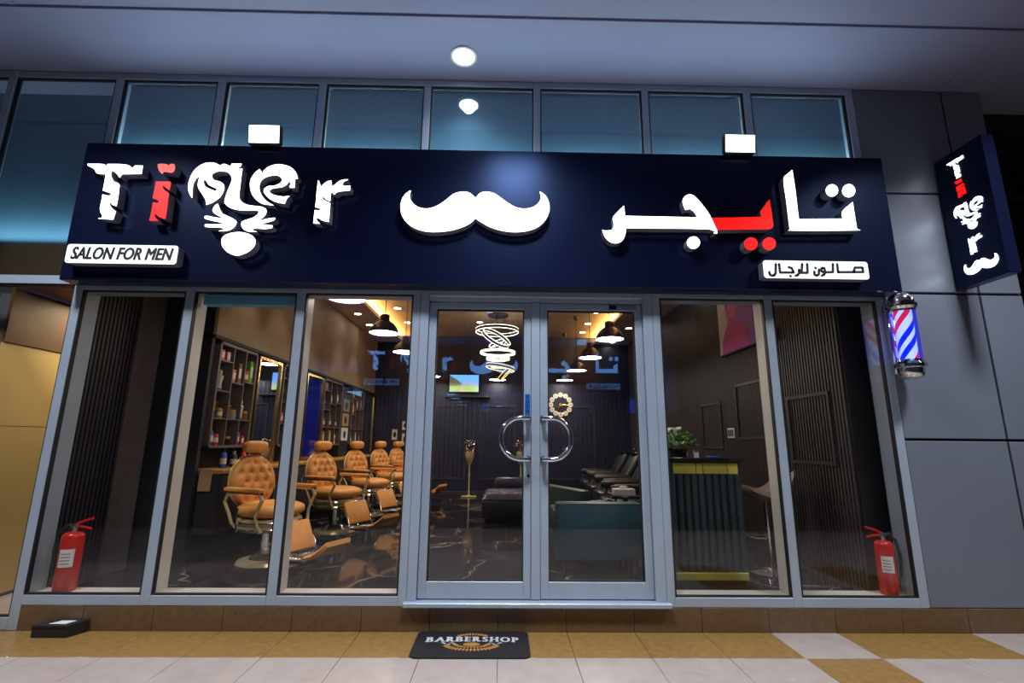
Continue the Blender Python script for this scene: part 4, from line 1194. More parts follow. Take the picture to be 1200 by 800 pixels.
G1 = [(0, 0, 0.3, 'box', 'red', 0.11), (0, 0, 0.72, 'box', 'orange', 0.1), (0, 1, 0.5, 'figurine', 'white', 0.22), (0, 2, 0.35, 'trophy', 'gold', 0.17), (0, 2, 0.75, 'bottle', 'gold', 0.13),
      (0, 3, 0.32, 'bottle', 'blue', 0.19), (0, 3, 0.7, 'bottle', 'red', 0.15), (1, 0, 0.3, 'box', 'orange', 0.14), (1, 0, 0.75, 'box', 'brown', 0.22), (1, 1, 0.35, 'figurine', 'brown', 0.2), (1, 1, 0.7, 'jar', 'silver', 0.1),
      (1, 2, 0.5, 'jar', 'black', 0.09), (2, 0, 0.2, 'bottle', 'white', 0.22), (2, 0, 0.5, 'bottle', 'red', 0.17), (2, 0, 0.8, 'box', 'green', 0.25), (2, 1, 0.4, 'figurine', 'white', 0.22), (2, 1, 0.75, 'jar', 'brown', 0.1),
      (2, 2, 0.35, 'bottle', 'purple', 0.18), (2, 2, 0.7, 'box', 'red', 0.1)]
G2 = [(0, 0, 0.5, 'jar', 'orange', 0.12), (0, 1, 0.35, 'figurine', 'gold', 0.2), (0, 2, 0.5, 'bottle', 'brown', 0.18), (0, 3, 0.5, 'box', 'gold', 0.2), (1, 0, 0.4, 'bottle', 'green', 0.2), (1, 1, 0.5, 'bottle', 'black', 0.2),
      (1, 2, 0.5, 'box', 'gold', 0.22), (2, 0, 0.5, 'bottle', 'orange', 0.2), (2, 1, 0.5, 'bottle', 'black', 0.18), (2, 2, 0.5, 'bottle', 'white', 0.2)]
G3 = [(0, 0, 0.5, 'bottle', 'brown', 0.12), (0, 1, 0.5, 'box', 'orange', 0.2), (0, 3, 0.5, 'bottle', 'green', 0.18), (1, 0, 0.5, 'bottle', 'silver', 0.22), (1, 2, 0.5, 'box', 'gold', 0.22), (2, 0, 0.5, 'bottle', 'silver', 0.22), (2, 2, 0.5, 'bottle', 'gold', 0.2)]
G4 = [(0, 1, 0.5, 'trophy', 'gold', 0.18), (0, 2, 0.5, 'bottle', 'red', 0.18), (1, 0, 0.5, 'bottle', 'white', 0.2), (1, 1, 0.5, 'figurine', 'white', 0.2), (2, 2, 0.5, 'box', 'orange', 0.18)]
shelf_unit(1.10, 1.87, 'grey framed shelf unit full of products nearest the window', 'shelf unit nearest the window', G1)
shelf_unit(2.58, 3.30, 'grey framed shelf unit with products second from the window, half hidden by the post', 'second shelf unit from the window', G4)
shelf_unit(4.08, 4.98, 'grey framed shelf unit with products third from the window', 'third shelf unit from the window', G2)
shelf_unit(5.58, 6.38, 'grey framed shelf unit with products farthest from the window', 'farthest shelf unit from the window', G3)
for (yy, cc, hh, ll) in ((1.42, 'blue', 0.2, 'tall blue bottle on the worktop nearest the window'), (1.62, 'black', 0.17, 'black bottle on the worktop below the first shelf unit'), (1.80, 'red', 0.2, 'red bottle on the worktop below the first mirror')):
    product('bottle', cc, -2.9, yy, 1.0355, hh, 'worktop', 'x')['label'] = ll
def wall_mirror(y0, y1, lab, gm='mirror'):
    t = thing('wall_mirror', lab, 'mirror', (-2.93, (y0 + y1) / 2, 1.06), 0)
    MB().box(-3.115, -2.915, y0 + 0.01, y1 - 0.01, 1.06, 2.29).build('back_board', 'black_matte', t, world=True, smooth=False)
    MB().box(-2.915, -2.905, y0 + 0.03, y1 - 0.03, 1.075, 2.27).build('mirror_pane', gm, t, world=True, smooth=False)
    MB().frame_yz(y0, y1, 1.05, 2.305, 0.035, -2.915, -2.885).build('gold_frame', 'gold', t, world=True)
wall_mirror(1.92, 2.52, 'gold framed wall mirror between the first two shelf units')
wall_mirror(3.36, 4.02, 'gold framed wall mirror with a painted blue reflection between the second and third shelf units', 'painted_blue_reflection')
wall_mirror(6.46, 7.2, 'gold framed wall mirror nearest the back wall')
t = thing('photo_strip', 'tall narrow panel of three small pictures between the third and fourth shelf units', 'picture', (-2.9, 5.28, 1.25), 0)
MB().box(-3.115, -2.91, 5.04, 5.52, 1.06, 2.29).build('back_board', 'black_matte', t, world=True, smooth=False)
for k, m_ in enumerate(('white_paint', 'beige_board', 'grey_print')):
    fr = MB().box(-2.91, -2.9, 5.1, 5.46, 1.32 + 0.26 * k, 1.55 + 0.26 * k, 0.002).build('picture_card', m_, t, world=True, smooth=False)
    MB().ellipsoid((-2.9, 5.28, 1.43 + 0.26 * k), 0.004, 0.07, 0.07, 14, 6).build('printed_head', 'black_matte', fr, world=True)

# ---- pendants
def make_pendant():
    t = thing('pendant_lamp', 'x', 'lamp', (0, 0, 0), 0, 'dome pendant lamps in two rows')
    drop = HI - 2.667
    MB().lathe([(0.182, 0.0), (0.178, 0.03), (0.16, 0.075), (0.125, 0.12), (0.085, 0.15), (0.062, 0.165), (0.058, 0.235), (0.05, 0.245), (0.0, 0.245)], n=36).build('shade', 'navy_pendant', t)
    MB().lathe([(0.178, 0.006), (0.1, 0.004), (0.0, 0.003)], n=36).build('light_disc', 'lamp_white', t)
    MB().tube([(0, 0, 0.24), (0, 0, drop - 0.02)], 0.005, 8).build('cord', 'black_matte', t)
    MB().lathe([(0.0, drop), (0.055, drop), (0.04, drop - 0.07), (0.0, drop - 0.07)], n=20).build('canopy', 'black_matte', t)
    return t
pend = None
PEND = [(-1.53, 0.72, 'nearest the window in the left row'), (-1.53, 2.25, 'second in the left row'), (-1.53, 3.6, 'third in the left row'), (-1.53, 5.0, 'fourth in the left row'), (-1.53, 6.45, 'farthest in the left row'),
        (1.40, 0.95, 'nearest the window in the right row'), (1.40, 2.45, 'second in the right row'), (1.40, 3.9, 'third in the right row'), (1.40, 5.35, 'fourth in the right row'), (1.36, 6.85, 'farthest in the right row'),
        (-0.13, 6.9, 'added for a reflection near the back wall')]  # last pendant added in place of a mirrored one
for x, y, w_ in PEND:
    p = make_pendant() if pend is None else copy_tree(pend)
    pend = pend or p
    p.location = (x, y, 2.667)
    p['label'] = 'slate dome pendant lamp with bright disc, ' + w_

# ---- recessed downlights of the shop ceiling
DL = [(-1.98, 4.9, HI), (-2.01, 6.0, HI), (1.74, 5.0, HI), (1.73, 5.9, HI), (1.75, 6.7, HI), (-0.5, 5.9, HI), (0.6, 3.2, HI),
      (-2.66, 4.75, LO), (-2.68, 5.6, LO), (2.5, 5.6, LO), (2.48, 7.0, LO), (2.5, 3.6, LO), (-2.66, 3.3, LO)]
DLN = ['high ceiling left, first from the window', 'high ceiling left, second from the window', 'high ceiling right, first from the window', 'high ceiling right, second from the window', 'high ceiling right, third from the window', 'behind the ring chandelier', 'high ceiling in front of the chandelier', 'left soffit, middle of three', 'left soffit, farthest of three', 'right soffit, middle of three', 'right soffit, farthest of three', 'right soffit, nearest of three', 'left soffit, nearest of three']
d0 = None
for i, (x, y, z) in enumerate(DL):
    if d0 is None:
        d0 = thing('recessed_downlight', 'x', 'light', (0, 0, 0), 0, 'recessed downlights of the shop ceiling')
        MB().lathe([(0.06, 0.0), (0.072, 0.0), (0.072, 0.008), (0.06, 0.008)], n=24).build('rim', 'white_paint', d0)
        MB().lathe([(0.06, 0.003), (0.0, 0.002)], n=24).build('lens', 'lamp_white', d0)
        d = d0
    else: d = copy_tree(d0)
    d.location = (x, y, z - 0.008)
    d['label'] = 'small round recessed downlight, ' + DLN[i]

# ---- ring chandelier
ch = thing('ring_chandelier', 'chandelier of tilted glowing rings seen through the left door', 'chandelier', (-0.12, 5.3, 2.65))
MB().lathe([(0.0, HI), (0.2, HI), (0.2, HI - 0.03), (0.0, HI - 0.03)], (-0.12, 5.3, 0), 32).build('canopy', 'navy_pendant', ch, world=True)
RINGS = [(-0.135, 2.09, 0.415, 0, 0), (-0.15, 1.95, 0.30, 33, 27), (-0.13, 1.82, 0.16, -28, 28), (-0.115, 1.66, 0.335, 0, 0), (-0.11, 1.545, 0.22, 0, 0), (-0.065, 1.375, 0.275, 9, 0), (0.03, 1.26, 0.17, -48, 0)]
for i, (x, z, r, tl, tx_) in enumerate(RINGS):
    m = Matrix.Translation((x, 5.3, z + HC)) @ Matrix.Rotation(math.radians(tl), 4, 'Y') @ Matrix.Rotation(math.radians(tx_), 4, 'X')
    b = MB()
    n = 48
    def band(mb, ra, za, zb, t=0.014):
        vs, fs = [], []
        for k in range(n):
            a = 2 * PI * k / n
            for (rr, zz) in ((ra, za), (ra, zb), (ra - t, zb), (ra - t, za)):
                vs.append((rr * math.cos(a), rr * math.sin(a), zz))
        for k in range(n):
            k2 = (k + 1) % n
            for q in range(4):
                q2 = (q + 1) % 4
                fs.append((k * 4 + q, k2 * 4 + q, k2 * 4 + q2, k * 4 + q2))
        mb.add(vs, fs)
        return mb
    if i in (3, 4):
        band(b, r, -0.022, 0.022)
    else:
        band(b, r, -0.034, -0.025); band(b, r, 0.025, 0.034)
        dk = band(MB(), r - 0.002, -0.025, 0.025, 0.01).xf(m).build('ring_band', 'black_matte', ch, world=True)
    rg = b.xf(m).build('ring', 'ring_led' if i < 5 else 'gold_led', ch, world=True)
    wires = MB()
    for k in range(3):
        a = 2 * PI * k / 3 + 0.4
        p = m @ Vector((r * math.cos(a), r * math.sin(a), 0.02))
        wires.tube([p, (x * 0.5 - 0.06 + 0.12 * math.cos(a), 5.3 + 0.12 * math.sin(a), HI - 0.02)], 0.0025, 5)
    wires.build('wire', 'black_matte', rg, world=True)
MB().lathe([(0.0, 0), (0.12, 0), (0.12, 0.06), (0.0, 0.06)], (-0.12, 5.3, 1.37 + HC), 28).build('gold_hub', 'gold_led', ch, world=True)

# ---- back wall: television, ledge, clock, pictures
tv = thing('television', 'wall television showing a green valley under a blue sky', 'television', (-0.9, YB - 0.05, 2.42))
MB().box(-1.25, -0.54, YB - 0.075, YB - 0.03, 2.41, 2.835, 0.006).build('case', 'black_gloss', tv, world=True, smooth=False)
def flat(pts, y, name, m_, par):
    mb = MB().add([(a, y, b) for a, b in pts], [tuple(range(len(pts)))])
    return mb.build(name, m_, par, world=True, smooth=False)
scr = flat([(-1.225, 2.43), (-0.565, 2.43), (-0.565, 2.815), (-1.225, 2.815)], YB - 0.0765, 'screen', glow('screen_sky', (0.05, 0.35, 0.95), 1.3), tv)
flat([(-1.225, 2.43), (-0.565, 2.43), (-0.565, 2.53), (-0.8, 2.58), (-0.95, 2.59), (-1.225, 2.56)], YB - 0.0775, 'screen_field', glow('screen_field', (0.22, 0.5, 0.05), 1.0), scr)
flat([(-1.225, 2.56), (-1.0, 2.575), (-0.93, 2.6), (-1.05, 2.70), (-1.225, 2.80)], YB - 0.0778, 'screen_hill', glow('screen_hill', (0.02, 0.07, 0.03), 0.8), scr)
flat([(-0.93, 2.595), (-0.8, 2.62), (-0.7, 2.61), (-0.6, 2.59), (-0.565, 2.56), (-0.8, 2.575)], YB - 0.0776, 'screen_ridge', glow('screen_ridge', (0.4, 0.35, 0.28), 0.9), scr)
flat([(-1.0, 2.43), (-0.86, 2.43), (-0.91, 2.52), (-0.94, 2.585), (-0.955, 2.53)], YB - 0.0780, 'screen_road', glow('screen_road', (0.55, 0.4, 0.36), 1.0), scr)
solo('wall_ledge', MB().box(-1.32, -0.3, YB - 0.16, YB - 0.015, 2.30, 2.335, 0.004), 'navy_trim', 'slim ledge on the back wall below the television', 'shelf')
ck = thing('wall_clock', 'round wall clock with twelve pale discs on the dark back wall', 'clock', (1.31, YB - 0.03, 2.162))
MB().tube([(1.31 + 0.20 * math.cos(2 * PI * k / 40), YB - 0.03, 2.162 + 0.20 * math.sin(2 * PI * k / 40)) for k in range(40)], 0.012, 6, True).build('inner_ring', 'gold', ck, world=True)
for k in range(12):
    a = 2 * PI * k / 12
    dsc = MB().lathe([(0.0, 0.0), (0.056, 0.0), (0.056, 0.02), (0.0, 0.02)], (1.31 + 0.225 * math.cos(a), YB - 0.05, 2.162 + 0.225 * math.sin(a)), 20, 'y').build('hour_disc', 'pale_disc', ck, world=True)
    MB().tube([(1.31 + 0.20 * math.cos(a), YB - 0.052, 2.162 + 0.20 * math.sin(a)), (1.31 + 0.25 * math.cos(a), YB - 0.052, 2.162 + 0.25 * math.sin(a))], 0.006, 5).build('hour_mark', 'brown_soffit', dsc, world=True)
for (a, l) in ((0.0, 0.17), (math.radians(-120), 0.12)):
    MB().tube([(1.31, YB - 0.05, 2.162), (1.31 + l * math.cos(a), YB - 0.05, 2.162 + l * math.sin(a))], 0.008, 6).build('hand', 'gold', ck, world=True)
MB().lathe([(0.0, 0), (0.04, 0), (0.04, 0.03), (0.0, 0.03)], (1.31, YB - 0.065, 2.162), 20, 'y').build('hub', 'gold', ck, world=True)
for i, (x, z, w_, h_, lab) in enumerate(((-2.42, 1.46, 0.13, 0.24, 'small framed portrait on the back wall, left of the other two'), (-2.2, 1.66, 0.13, 0.2, 'small framed print on the back wall, upper of the pair'), (-2.19, 1.36, 0.14, 0.28, 'small framed print on the back wall, lower of the pair'))):
    t = thing('framed_picture', lab, 'picture', (x, YB - 0.03, z - h_ / 2))
    MB().frame_xz(x - w_ / 2, x + w_ / 2, z - h_ / 2, z + h_ / 2, 0.012, YB - 0.04, YB - 0.014).build('frame', 'beige_board', t, world=True)
    pg = MB().box(x - w_ / 2 + 0.01, x + w_ / 2 - 0.01, YB - 0.03, YB - 0.016, z - h_ / 2 + 0.01, z + h_ / 2 - 0.01).build('print', 'white_paint', t, world=True, smooth=False)
    MB().ellipsoid((x, YB - 0.031, z), w_ * 0.26, 0.003, h_ * 0.26, 14, 8).build('printed_shape', 'black_matte' if i != 2 else 'brown_soffit', pg, world=True)

# ---- right wall: poster, siren, switches
po = thing('wall_poster', 'large purple and magenta portrait poster high on the slatted right wall', 'poster', (WRX - 0.02, 2.0, 2.45))
MB().box(WRX - 0.045, WRX - 0.002, 1.5, 2.43, 2.44, 3.27, 0.004).build('frame', 'black_matte', po, world=True, smooth=False)
def wallflat(pts, d, name, col, par):
    return MB().add([(WRX - 0.045 - d, a, b) for a, b in pts], [tuple(range(len(pts)))[::-1]]).build(name, mat('poster_' + name, srgb(*col), 0.5, 0, 0.08, 5.0), par, world=True, smooth=False)
pp = wallflat([(2.41, 2.46), (1.52, 2.46), (1.52, 3.25), (2.41, 3.25)], 0.001, 'print', (172, 96, 222), po)
wallflat([(2.41, 2.46), (2.2, 2.46), (2.15, 2.8), (2.22, 3.25), (2.41, 3.25)], 0.002, 'printed_light', (212, 204, 230), pp)
wallflat(smooth_poly([(2.12, 3.2), (2.02, 3.24), (1.9, 3.18), (1.88, 3.02), (1.95, 2.88), (2.06, 2.88), (2.14, 3.0)]), 0.003, 'printed_face', (232, 110, 190), pp)
wallflat(smooth_poly([(2.34, 2.46), (2.3, 2.66), (2.14, 2.82), (2.06, 2.88), (1.95, 2.84), (1.8, 2.76), (1.66, 2.64), (1.6, 2.46)]), 0.004, 'printed_robe', (206, 64, 176), pp)
wallflat(smooth_poly([(2.13, 3.19), (2.02, 3.25), (1.9, 3.19), (1.9, 3.12), (2.0, 3.17), (2.1, 3.12), (2.17, 3.0)]), 0.005, 'printed_hair', (140, 60, 170), pp)
si = thing('fire_alarm', 'red fire alarm siren box high on the slatted right wall', 'alarm', (WRX - 0.05, 1.2, 2.46))
MB().box(WRX - 0.07, WRX - 0.001, 1.13, 1.26, 2.46, 2.56, 0.01).build('housing', 'red_paint', si, world=True)
MB().lathe([(0.0, 0), (0.035, 0), (0.03, 0.035), (0.0, 0.045)], (WRX - 0.04, 1.195, 2.415), 16).build('strobe', 'silver', si, world=True)
sw = thing('switch_plate', 'white plate with three dark switches on the right wall', 'switch', (WRX - 0.01, 2.38, 1.4))
MB().box(WRX - 0.012, WRX - 0.001, 2.29, 2.47, 1.40, 1.525, 0.003).build('plate', 'white_paint', sw, world=True)
for k in range(3):
    MB().box(WRX - 0.017, WRX - 0.012, 2.31 + 0.052 * k, 2.345 + 0.052 * k, 1.42, 1.505, 0.002).build('rocker', 'black_matte', sw, world=True)

# ---- reception counter and what stands on it
co = thing('reception_counter', 'dark fluted reception counter with a gold band behind the fourth window', 'counter', (1.73, 0.72, FZ))
cx0, cx1, cy0, cy1 = 1.42, 2.05, 0.47, 1.05
MB().box(cx0, cx1, cy0, cy1, FZ + 0.1, 1.18, 0.004).build('body', 'dark_teal', co, world=True, smooth=False)
MB().box(cx0 - 0.02, cx1 + 0.015, cy0 - 0.04, cy1 + 0.02, 1.18, 1.21, 0.005).build('counter_top', 'black_gloss', co, world=True)
gb = MB().box(cx0 + 0.045, cx1 - 0.025, cy0 - 0.012, cy0, 1.075, 1.165, 0.002).build('gold_band', 'gold_panel', co, world=True, smooth=False)
for x in (1.66, 1.72, 1.93): MB().box(x, x + 0.006, cy0 - 0.0135, cy0 - 0.012, 1.076, 1.164).build('seam', 'black_matte', gb, world=True, smooth=False)
fl = None
for k in range(10):
    x = cx0 + 0.0315 + 0.063 * k
    if fl is None:
        fl = MB().lathe([(0.0, 0.0), (0.029, 0.0), (0.029, 0.77), (0.0, 0.77)], n=16).mesh('flute', 'dark_teal')
    o = bpy.data.objects.new('flute', fl); COL.objects.link(o); o.parent = co; o.location = (x - 1.73, cy0 - 0.72 - 0.004, 0.135)
MB().box(cx0 + 0.02, cx1 - 0.01, cy0 - 0.03, cy0 + 0.05, FZ + 0.065, FZ + 0.125, 0.003).build('gold_kick', 'gold_panel', co, world=True, smooth=False)
MB().box(cx0 + 0.03, cx1 - 0.02, cy0 + 0.01, cy1 - 0.02, FZ, FZ + 0.1).build('toe_kick', 'black_matte', co, world=True, smooth=False)
pl = thing('flower_arrangement', 'leafy green plant with white flowers in a dark pot on the reception counter', 'plant', (1.585, 0.66, 1.2105))
MB().lathe([(0.0, 0), (0.07, 0), (0.085, 0.07), (0.08, 0.075), (0.0, 0.06)], n=20).build('pot', 'black_gloss', pl)
rnd = random.Random(3)
for name, m_, cnt in (('foliage', 'leaf', 190), ('light_foliage', 'leaf_light', 70)):
    b = MB()
    for k in range(cnt):
        a, e, r = rnd.uniform(0, 2 * PI), rnd.uniform(-0.15, 1.4), rnd.uniform(0.06, 0.16)
        c = Vector((r * math.cos(a) * math.cos(e) * 1.15, r * math.sin(a) * math.cos(e), 0.1 + r * math.sin(e) * 0.95))
        q = Matrix.Translation(c) @ Matrix.Rotation(rnd.uniform(0, 6.28), 4, 'Z') @ Matrix.Rotation(rnd.uniform(-0.9, 0.9), 4, 'X') @ Matrix.Rotation(rnd.uniform(-0.9, 0.9), 4, 'Y')
        l = rnd.uniform(0.018, 0.032)
        b.add([q @ Vector(p) for p in ((-l, 0, 0), (-l * 0.2, -l * 0.45, 0.003), (l, 0, 0), (-l * 0.2, l * 0.45, 0.003), (0, 0, 0.006))], [(0, 1, 4), (1, 2, 4), (2, 3, 4), (3, 0, 4)])
    b.build(name, m_, pl, smooth=False)
fm = None
for k in range(9):
    a = rnd.uniform(0, 2 * PI)
    c = (-0.06 + 0.075 * math.cos(a), 0.06 * math.sin(a) - 0.02, 0.225 + rnd.uniform(-0.03, 0.035))
    if fm is None:
        b = MB()
        for j in range(6):
            th = 2 * PI * j / 6
            b.ellipsoid((0.014 * math.cos(th), 0.014 * math.sin(th), 0.004), 0.012, 0.012, 0.006, 8, 5)
        b.ellipsoid((0, 0, 0.006), 0.007, 0.007, 0.007, 8, 5)
        fm = b.mesh('flower', 'petal')
    o = bpy.data.objects.new('flower', fm); COL.objects.link(o); o.parent = pl; o.location = c; o.rotation_euler = (rnd.uniform(-.5, .5), rnd.uniform(-.5, .5), 0)
mo = thing('counter_monitor', 'pale back of a tilted screen behind the plant on the counter', 'monitor', (1.60, 0.86, 1.2105))
MB().box(-0.13, 0.13, -0.01, 0.01, 0.1, 0.275, 0.004).xf(Matrix.Rotation(math.radians(-14), 4, 'X')).build('screen_back', 'white_paint', mo)
MB().box(-0.015, 0.015, 0.0, 0.03, 0.0, 0.12).box(-0.06, 0.06, -0.04, 0.06, 0.0, 0.008).build('stand', 'silver', mo)
ph = thing('card_holder', 'small clear and red card stand on the counter right of the plant', 'card stand', (1.70, 0.52, 1.2105))
MB().box(-0.022, 0.022, -0.002, 0.002, 0.0, 0.06).xf(Matrix.Rotation(math.radians(-12), 4, 'X')).build('card', 'white_paint', ph, smooth=False)
MB().box(-0.018, 0.018, -0.0035, -0.002, 0.045, 0.06).xf(Matrix.Rotation(math.radians(-12), 4, 'X')).build('red_strip', 'red_paint', ph, smooth=False)
solo('blue_pad', MB().box(1.80, 1.88, 0.48, 0.56, 1.2105, 1.222, 0.003), 'blue_sticker', 'flat blue pad at the right of the counter top', 'pad')

# ---- bar stool
bs = thing('bar_stool', 'bar stool with a curved taupe seat on a chrome post beside the counter', 'stool', (2.50, 0.95, FZ))
MB().lathe([(0.0, 0.0), (0.19, 0.0), (0.19, 0.008), (0.12, 0.022), (0.04, 0.05), (0.032, 0.09), (0.0, 0.09)], n=36).build('base', 'chrome', bs)
MB().lathe([(0.026, 0.08), (0.026, 0.4), (0.018, 0.402), (0.018, 0.68), (0.0, 0.68)], n=18).build('post', 'chrome', bs)
MB().tube([(-0.02, 0.0, 0.32), (-0.08, -0.1, 0.32), (-0.17, -0.09, 0.32), (-0.2, 0.0, 0.32), (-0.17, 0.09, 0.32), (-0.08, 0.1, 0.32)], 0.01, 8, True).build('foot_ring', 'chrome', bs)
b = MB()
vs, fs = [], []
NU, NV = 17, 9
for layer in (0, 1):
    for i in range(NU):
        u = -1 + 2 * i / (NU - 1)
        for j in range(NV):
            v = -1 + 2 * j / (NV - 1)
            wv = 0.19 * math.sqrt(max(0.02, 1 - 0.75 * u ** 4))
            x = 0.245 * u
            z = 0.635 + 0.09 * u * u + 0.13 * max(0, u) ** 2 + 0.05 * v * v
            vs.append((x, wv * v, z + (0.10 * (1 - 0.6 * u * u) * (1 - 0.5 * v * v) if layer else 0)))
n0 = NU * NV
for layer in (0, 1):
    for i in range(NU - 1):
        for j in range(NV - 1):
            q = [layer * n0 + i * NV + j, layer * n0 + (i + 1) * NV + j, layer * n0 + (i + 1) * NV + j + 1, layer * n0 + i * NV + j + 1]
            fs.append(tuple(q if layer else q[::-1]))
edge = [(i, 0) for i in range(NU)] + [(NU - 1, j) for j in range(1, NV)] + [(i, NV - 1) for i in range(NU - 2, -1, -1)] + [(0, j) for j in range(NV - 2, 0, -1)]
for k in range(len(edge)):
    a, c = edge[k], edge[(k + 1) % len(edge)]
    ia, ic = a[0] * NV + a[1], c[0] * NV + c[1]
    fs.append((ia, ic, n0 + ic, n0 + ia))
b.add(vs, fs).build('seat', 'taupe', bs)
MB().tube([(-0.24, 0, 0.74), (-0.25, -0.01, 0.83), (-0.23, 0, 0.87), (-0.215, 0.01, 0.84), (-0.235, 0, 0.80)], 0.006, 6).build('tag_loop', 'white_paint', bs)

# ---- teal seats
def sofa(w, d, h, loc, rz, lab):
    t = thing('teal_armchair', lab, 'armchair', loc, rz)
    MB().box(-w / 2, w / 2, 0.0, 0.14, 0.12, h, 0.03).build('backrest', 'teal_leather', t)
    MB().box(-w / 2 + 0.005, w / 2 - 0.005, 0.14, d, 0.12, 0.30, 0.025).build('base', 'teal_leather', t)
    MB().box(-w / 2 + 0.12, w / 2 - 0.12, 0.14, d, 0.30, 0.43, 0.035).build('seat_cushion', 'teal_leather', t)
    for s in (-1, 1):
        MB().box(s * w / 2 - s * 0.12, s * (w / 2 - 0.002), 0.14, d - 0.01, 0.30, 0.52, 0.03).build('armrest', 'teal_leather', t)
        for yy in (0.06, d - 0.07):
            MB().lathe([(0.0, 0.0), (0.016, 0.0), (0.024, 0.12), (0.0, 0.12)], (s * (w / 2 - 0.08), yy, 0), 12).build('leg', 'black_matte', t)
    MB().tube([(-w / 2 + 0.03, 0.004, h - 0.012), (w / 2 - 0.03, 0.004, h - 0.012)], 0.005, 6).build('piping', 'teal_leather', t)
sofa(0.80, 0.74, 0.622, (0.895, 0.83, FZ), 0, 'teal leather armchair seen from behind through the right door')
sofa(1.10, 0.50, 0.64, (0.64, 2.25, FZ), math.radians(-66), 'teal leather armchair turned sideways behind the nearer armchair')

# ---- tufted dark bench
ob = thing('tufted_bench', 'low tufted plum black bench on the marble floor behind the left door', 'bench', (0.16, 3.95, FZ))
MB().box(-0.45, 0.45, -0.45, 0.45, 0.06, 0.34, 0.05).build('base', 'black_leather', ob)
sx_ = MB()
vs, fs = [], []
n = 28
for i in range(n + 1):
    for j in range(n + 1):
        u, v = -1 + 2 * i / n, -1 + 2 * j / n
        z = 0.34 + 0.10 * (1 - u ** 8) ** 0.5 * (1 - v ** 8) ** 0.5 if abs(u) < 1 and abs(v) < 1 else 0.34
        x, y = 0.45 * u, 0.45 * v
        for bi in range(-2, 3):
            for bj in range(-2, 3):
                z -= 0.035 * math.exp(-((x - 0.16 * bi - (0.08 if bj % 2 else 0)) ** 2 + (y - 0.16 * bj) ** 2) / 0.0014) if z > 0.36 else 0
        vs.append((x, y, z))
for i in range(n):
    for j in range(n):
        fs.append((i * (n + 1) + j, (i + 1) * (n + 1) + j, (i + 1) * (n + 1) + j + 1, i * (n + 1) + j + 1))
sx_.add(vs, fs).build('tufted_seat', 'plum_leather', ob)
MB().box(-0.28, 0.45, 0.27, 0.43, 0.44, 0.60, 0.06).build('back_cushion', 'plum_leather', ob)
for sx in (-1, 1):
    for sy in (-1, 1):
        MB().lathe([(0.0, 0), (0.02, 0), (0.026, 0.06), (0.0, 0.06)], (sx * 0.38, sy * 0.38, 0), 10).build('foot', 'black_matte', ob)

# ---- black shampoo recliners on the right
def recliner():
    t = thing('shampoo_recliner', 'x', 'recliner', (0, 0, FZ), 0, 'black shampoo recliners along the right wall')
    MB().box(-0.25, 0.25, -0.25, 0.25, 0.0, 0.30, 0.02).build('plinth', 'black_gloss', t)
    MB().box(-0.32, 0.30, -0.27, 0.27, 0.30, 0.46, 0.05).build('seat_cushion', 'black_leather', t)
    MB().box(-0.06, 0.06, -0.26, 0.26, 0.0, 0.62, 0.05).xf(Matrix.Translation((0.22, 0, 0.42)) @ Matrix.Rotation(math.radians(32), 4, 'Y')).build('backrest', 'black_leather', t)
    for s in (-1, 1):
        MB().ellipsoid((0.02, 0.31 * s, 0.60), 0.3, 0.055, 0.06, 18, 10, 0.6).build('armrest', 'black_leather', t)
        MB().tube([(-0.2, 0.31 * s, 0.32), (-0.22, 0.31 * s, 0.58)], 0.016, 8).build('arm_post', 'chrome', t)
    MB().lathe([(0.0, 0.0), (0.12, 0.0), (0.2, 0.05), (0.24, 0.13), (0.22, 0.135), (0.18, 0.06), (0.0, 0.03)], (0.68, 0, 0.84), 24).build('basin', 'black_gloss', t)
    MB().box(0.56, 0.82, -0.14, 0.14, 0.0, 0.84, 0.02).build('pedestal', 'black_gloss', t)
    MB().tube([(0.84, 0, 0.95), (0.84, 0, 1.05), (0.76, 0, 1.07), (0.72, 0, 1.04)], 0.012, 8).build('tap', 'chrome', t)
    return t
r0 = None
for i, (x, y, w_) in enumerate(((1.62, 2.75, 'nearest the armchairs'), (1.72, 3.75, 'second from the armchairs'), (1.78, 4.75, 'third from the armchairs'), (1.82, 5.75, 'farthest from the armchairs'))):
    r_ = recliner() if r0 is None else copy_tree(r0)
    r0 = r0 or r_
    r_.location = (x, y, FZ)
    r_['label'] = 'black leather shampoo recliner with a basin, ' + w_
sd = thing('side_table', 'low black side table behind the nearer teal armchair', 'table', (1.40, 1.90, FZ))
MB().box(-0.2, 0.2, -0.2, 0.2, 0.56, 0.585, 0.006).build('tabletop', 'black_gloss', sd)
MB().lathe([(0.14, 0), (0.14, 0.015), (0.025, 0.03), (0.025, 0.56), (0.0, 0.56)], n=20).build('pedestal', 'black_matte', sd)
tb_ = thing('tissue_box', 'white tissue box on the low black side table', 'box', (1.36, 1.82, FZ + 0.585))
MB().box(-0.12, 0.12, -0.06, 0.06, 0.0, 0.075, 0.006).build('carton', 'white_paint', tb_)
MB().ellipsoid((0.0, 0, 0.085), 0.05, 0.02, 0.022, 10, 6).build('tissue', 'petal', tb_)

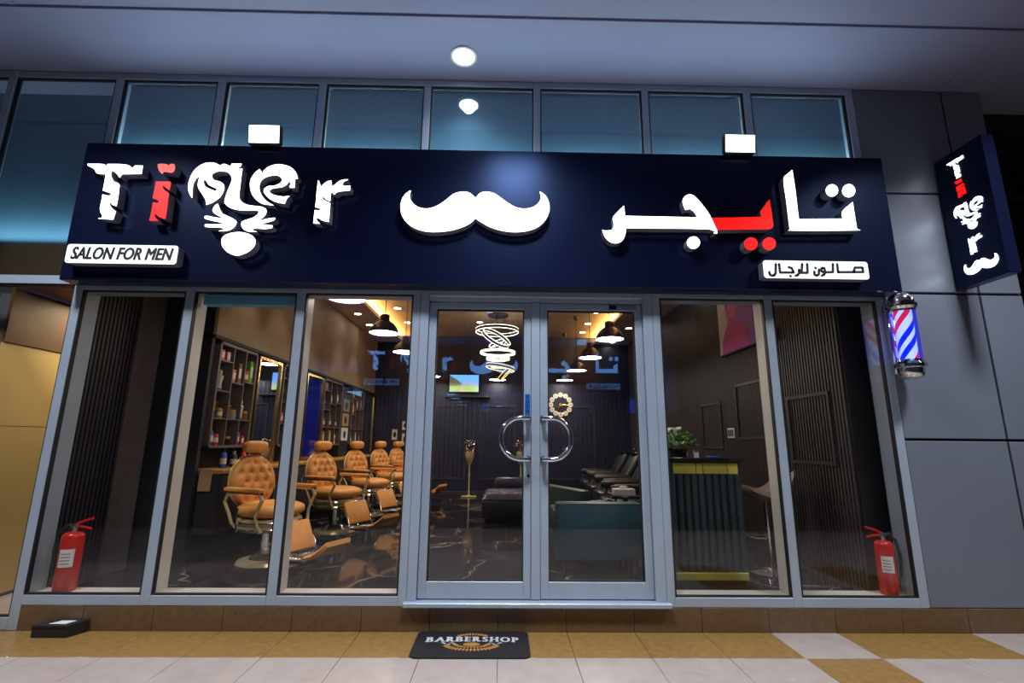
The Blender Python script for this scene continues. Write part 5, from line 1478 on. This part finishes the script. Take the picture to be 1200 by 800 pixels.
# ---- two face shaped planters on slim stands by the back wall
def face_stand():
    t = thing('face_planter_stand', 'x', 'planter', (0, 0, FZ), 0, 'cream face planters on slim stands')
    MB().box(-0.16, 0.16, -0.10, 0.10, 0.0, 0.025, 0.006).build('base', 'cream_enamel', t)
    MB().lathe([(0.0, 0.025), (0.05, 0.025), (0.02, 0.05), (0.022, 0.1), (0.016, 0.11), (0.016, 0.42), (0.026, 0.43), (0.026, 0.46), (0.018, 0.47), (0.018, 0.66), (0.05, 0.69), (0.0, 0.69)], n=16).build('pole', 'cream_enamel', t)
    b = MB()
    vs, fs = [], []
    n, m = 20, 14
    for i in range(m + 1):
        h = i / m
        r = 0.045 + 0.075 * math.sin(min(1, h * 1.25) * PI / 2)
        for j in range(n):
            a = 2 * PI * j / n
            x, y, z = r * 0.82 * math.cos(a), r * math.sin(a), 0.69 + 0.25 * h
            d = max(0, -math.sin(a))
            nose = 0.03 * math.exp(-((h - 0.52) / 0.13) ** 2) * math.exp(-(x / 0.018) ** 2) * (d > 0.5)
            eye = -0.014 * math.exp(-((h - 0.68) / 0.07) ** 2) * (math.exp(-((x - 0.042) / 0.02) ** 2) + math.exp(-((x + 0.042) / 0.02) ** 2)) * (d > 0.3)
            mouth = 0.009 * math.exp(-((h - 0.28) / 0.05) ** 2) * math.exp(-(x / 0.03) ** 2) * (d > 0.5)
            vs.append((x, y - nose - eye - mouth, z))
    for i in range(m):
        for j in range(n):
            j2 = (j + 1) % n
            fs.append((i * n + j, i * n + j2, (i + 1) * n + j2, (i + 1) * n + j))
    fs.append(tuple(m * n + j for j in range(n)))
    b.add(vs, fs).build('face_pot', 'cream_enamel', t)
    for k in range(9):
        a = 2 * PI * k / 9
        MB().tube([(0.06 * math.cos(a), 0.06 * math.sin(a), 0.94), (0.10 * math.cos(a + 0.4), 0.09 * math.sin(a + 0.4), 1.02 + 0.03 * (k % 3)), (0.12 * math.cos(a + 0.9), 0.1 * math.sin(a + 0.9), 1.08 + 0.04 * (k % 3)), (0.07 * math.cos(a + 1.4), 0.07 * math.sin(a + 1.4), 1.10 + 0.04 * (k % 3))], 0.012, 6).build('curl', 'chrome', t)
    return t
f0 = face_stand()
f0.location = (-0.71, 6.98, FZ); f0['label'] = 'cream face planter on a slim stand at the back wall, the left one'
f1 = copy_tree(f0)
f1.location = (0.40, 6.98, FZ); f1['label'] = 'cream face planter on a slim stand, seen behind the door handle'
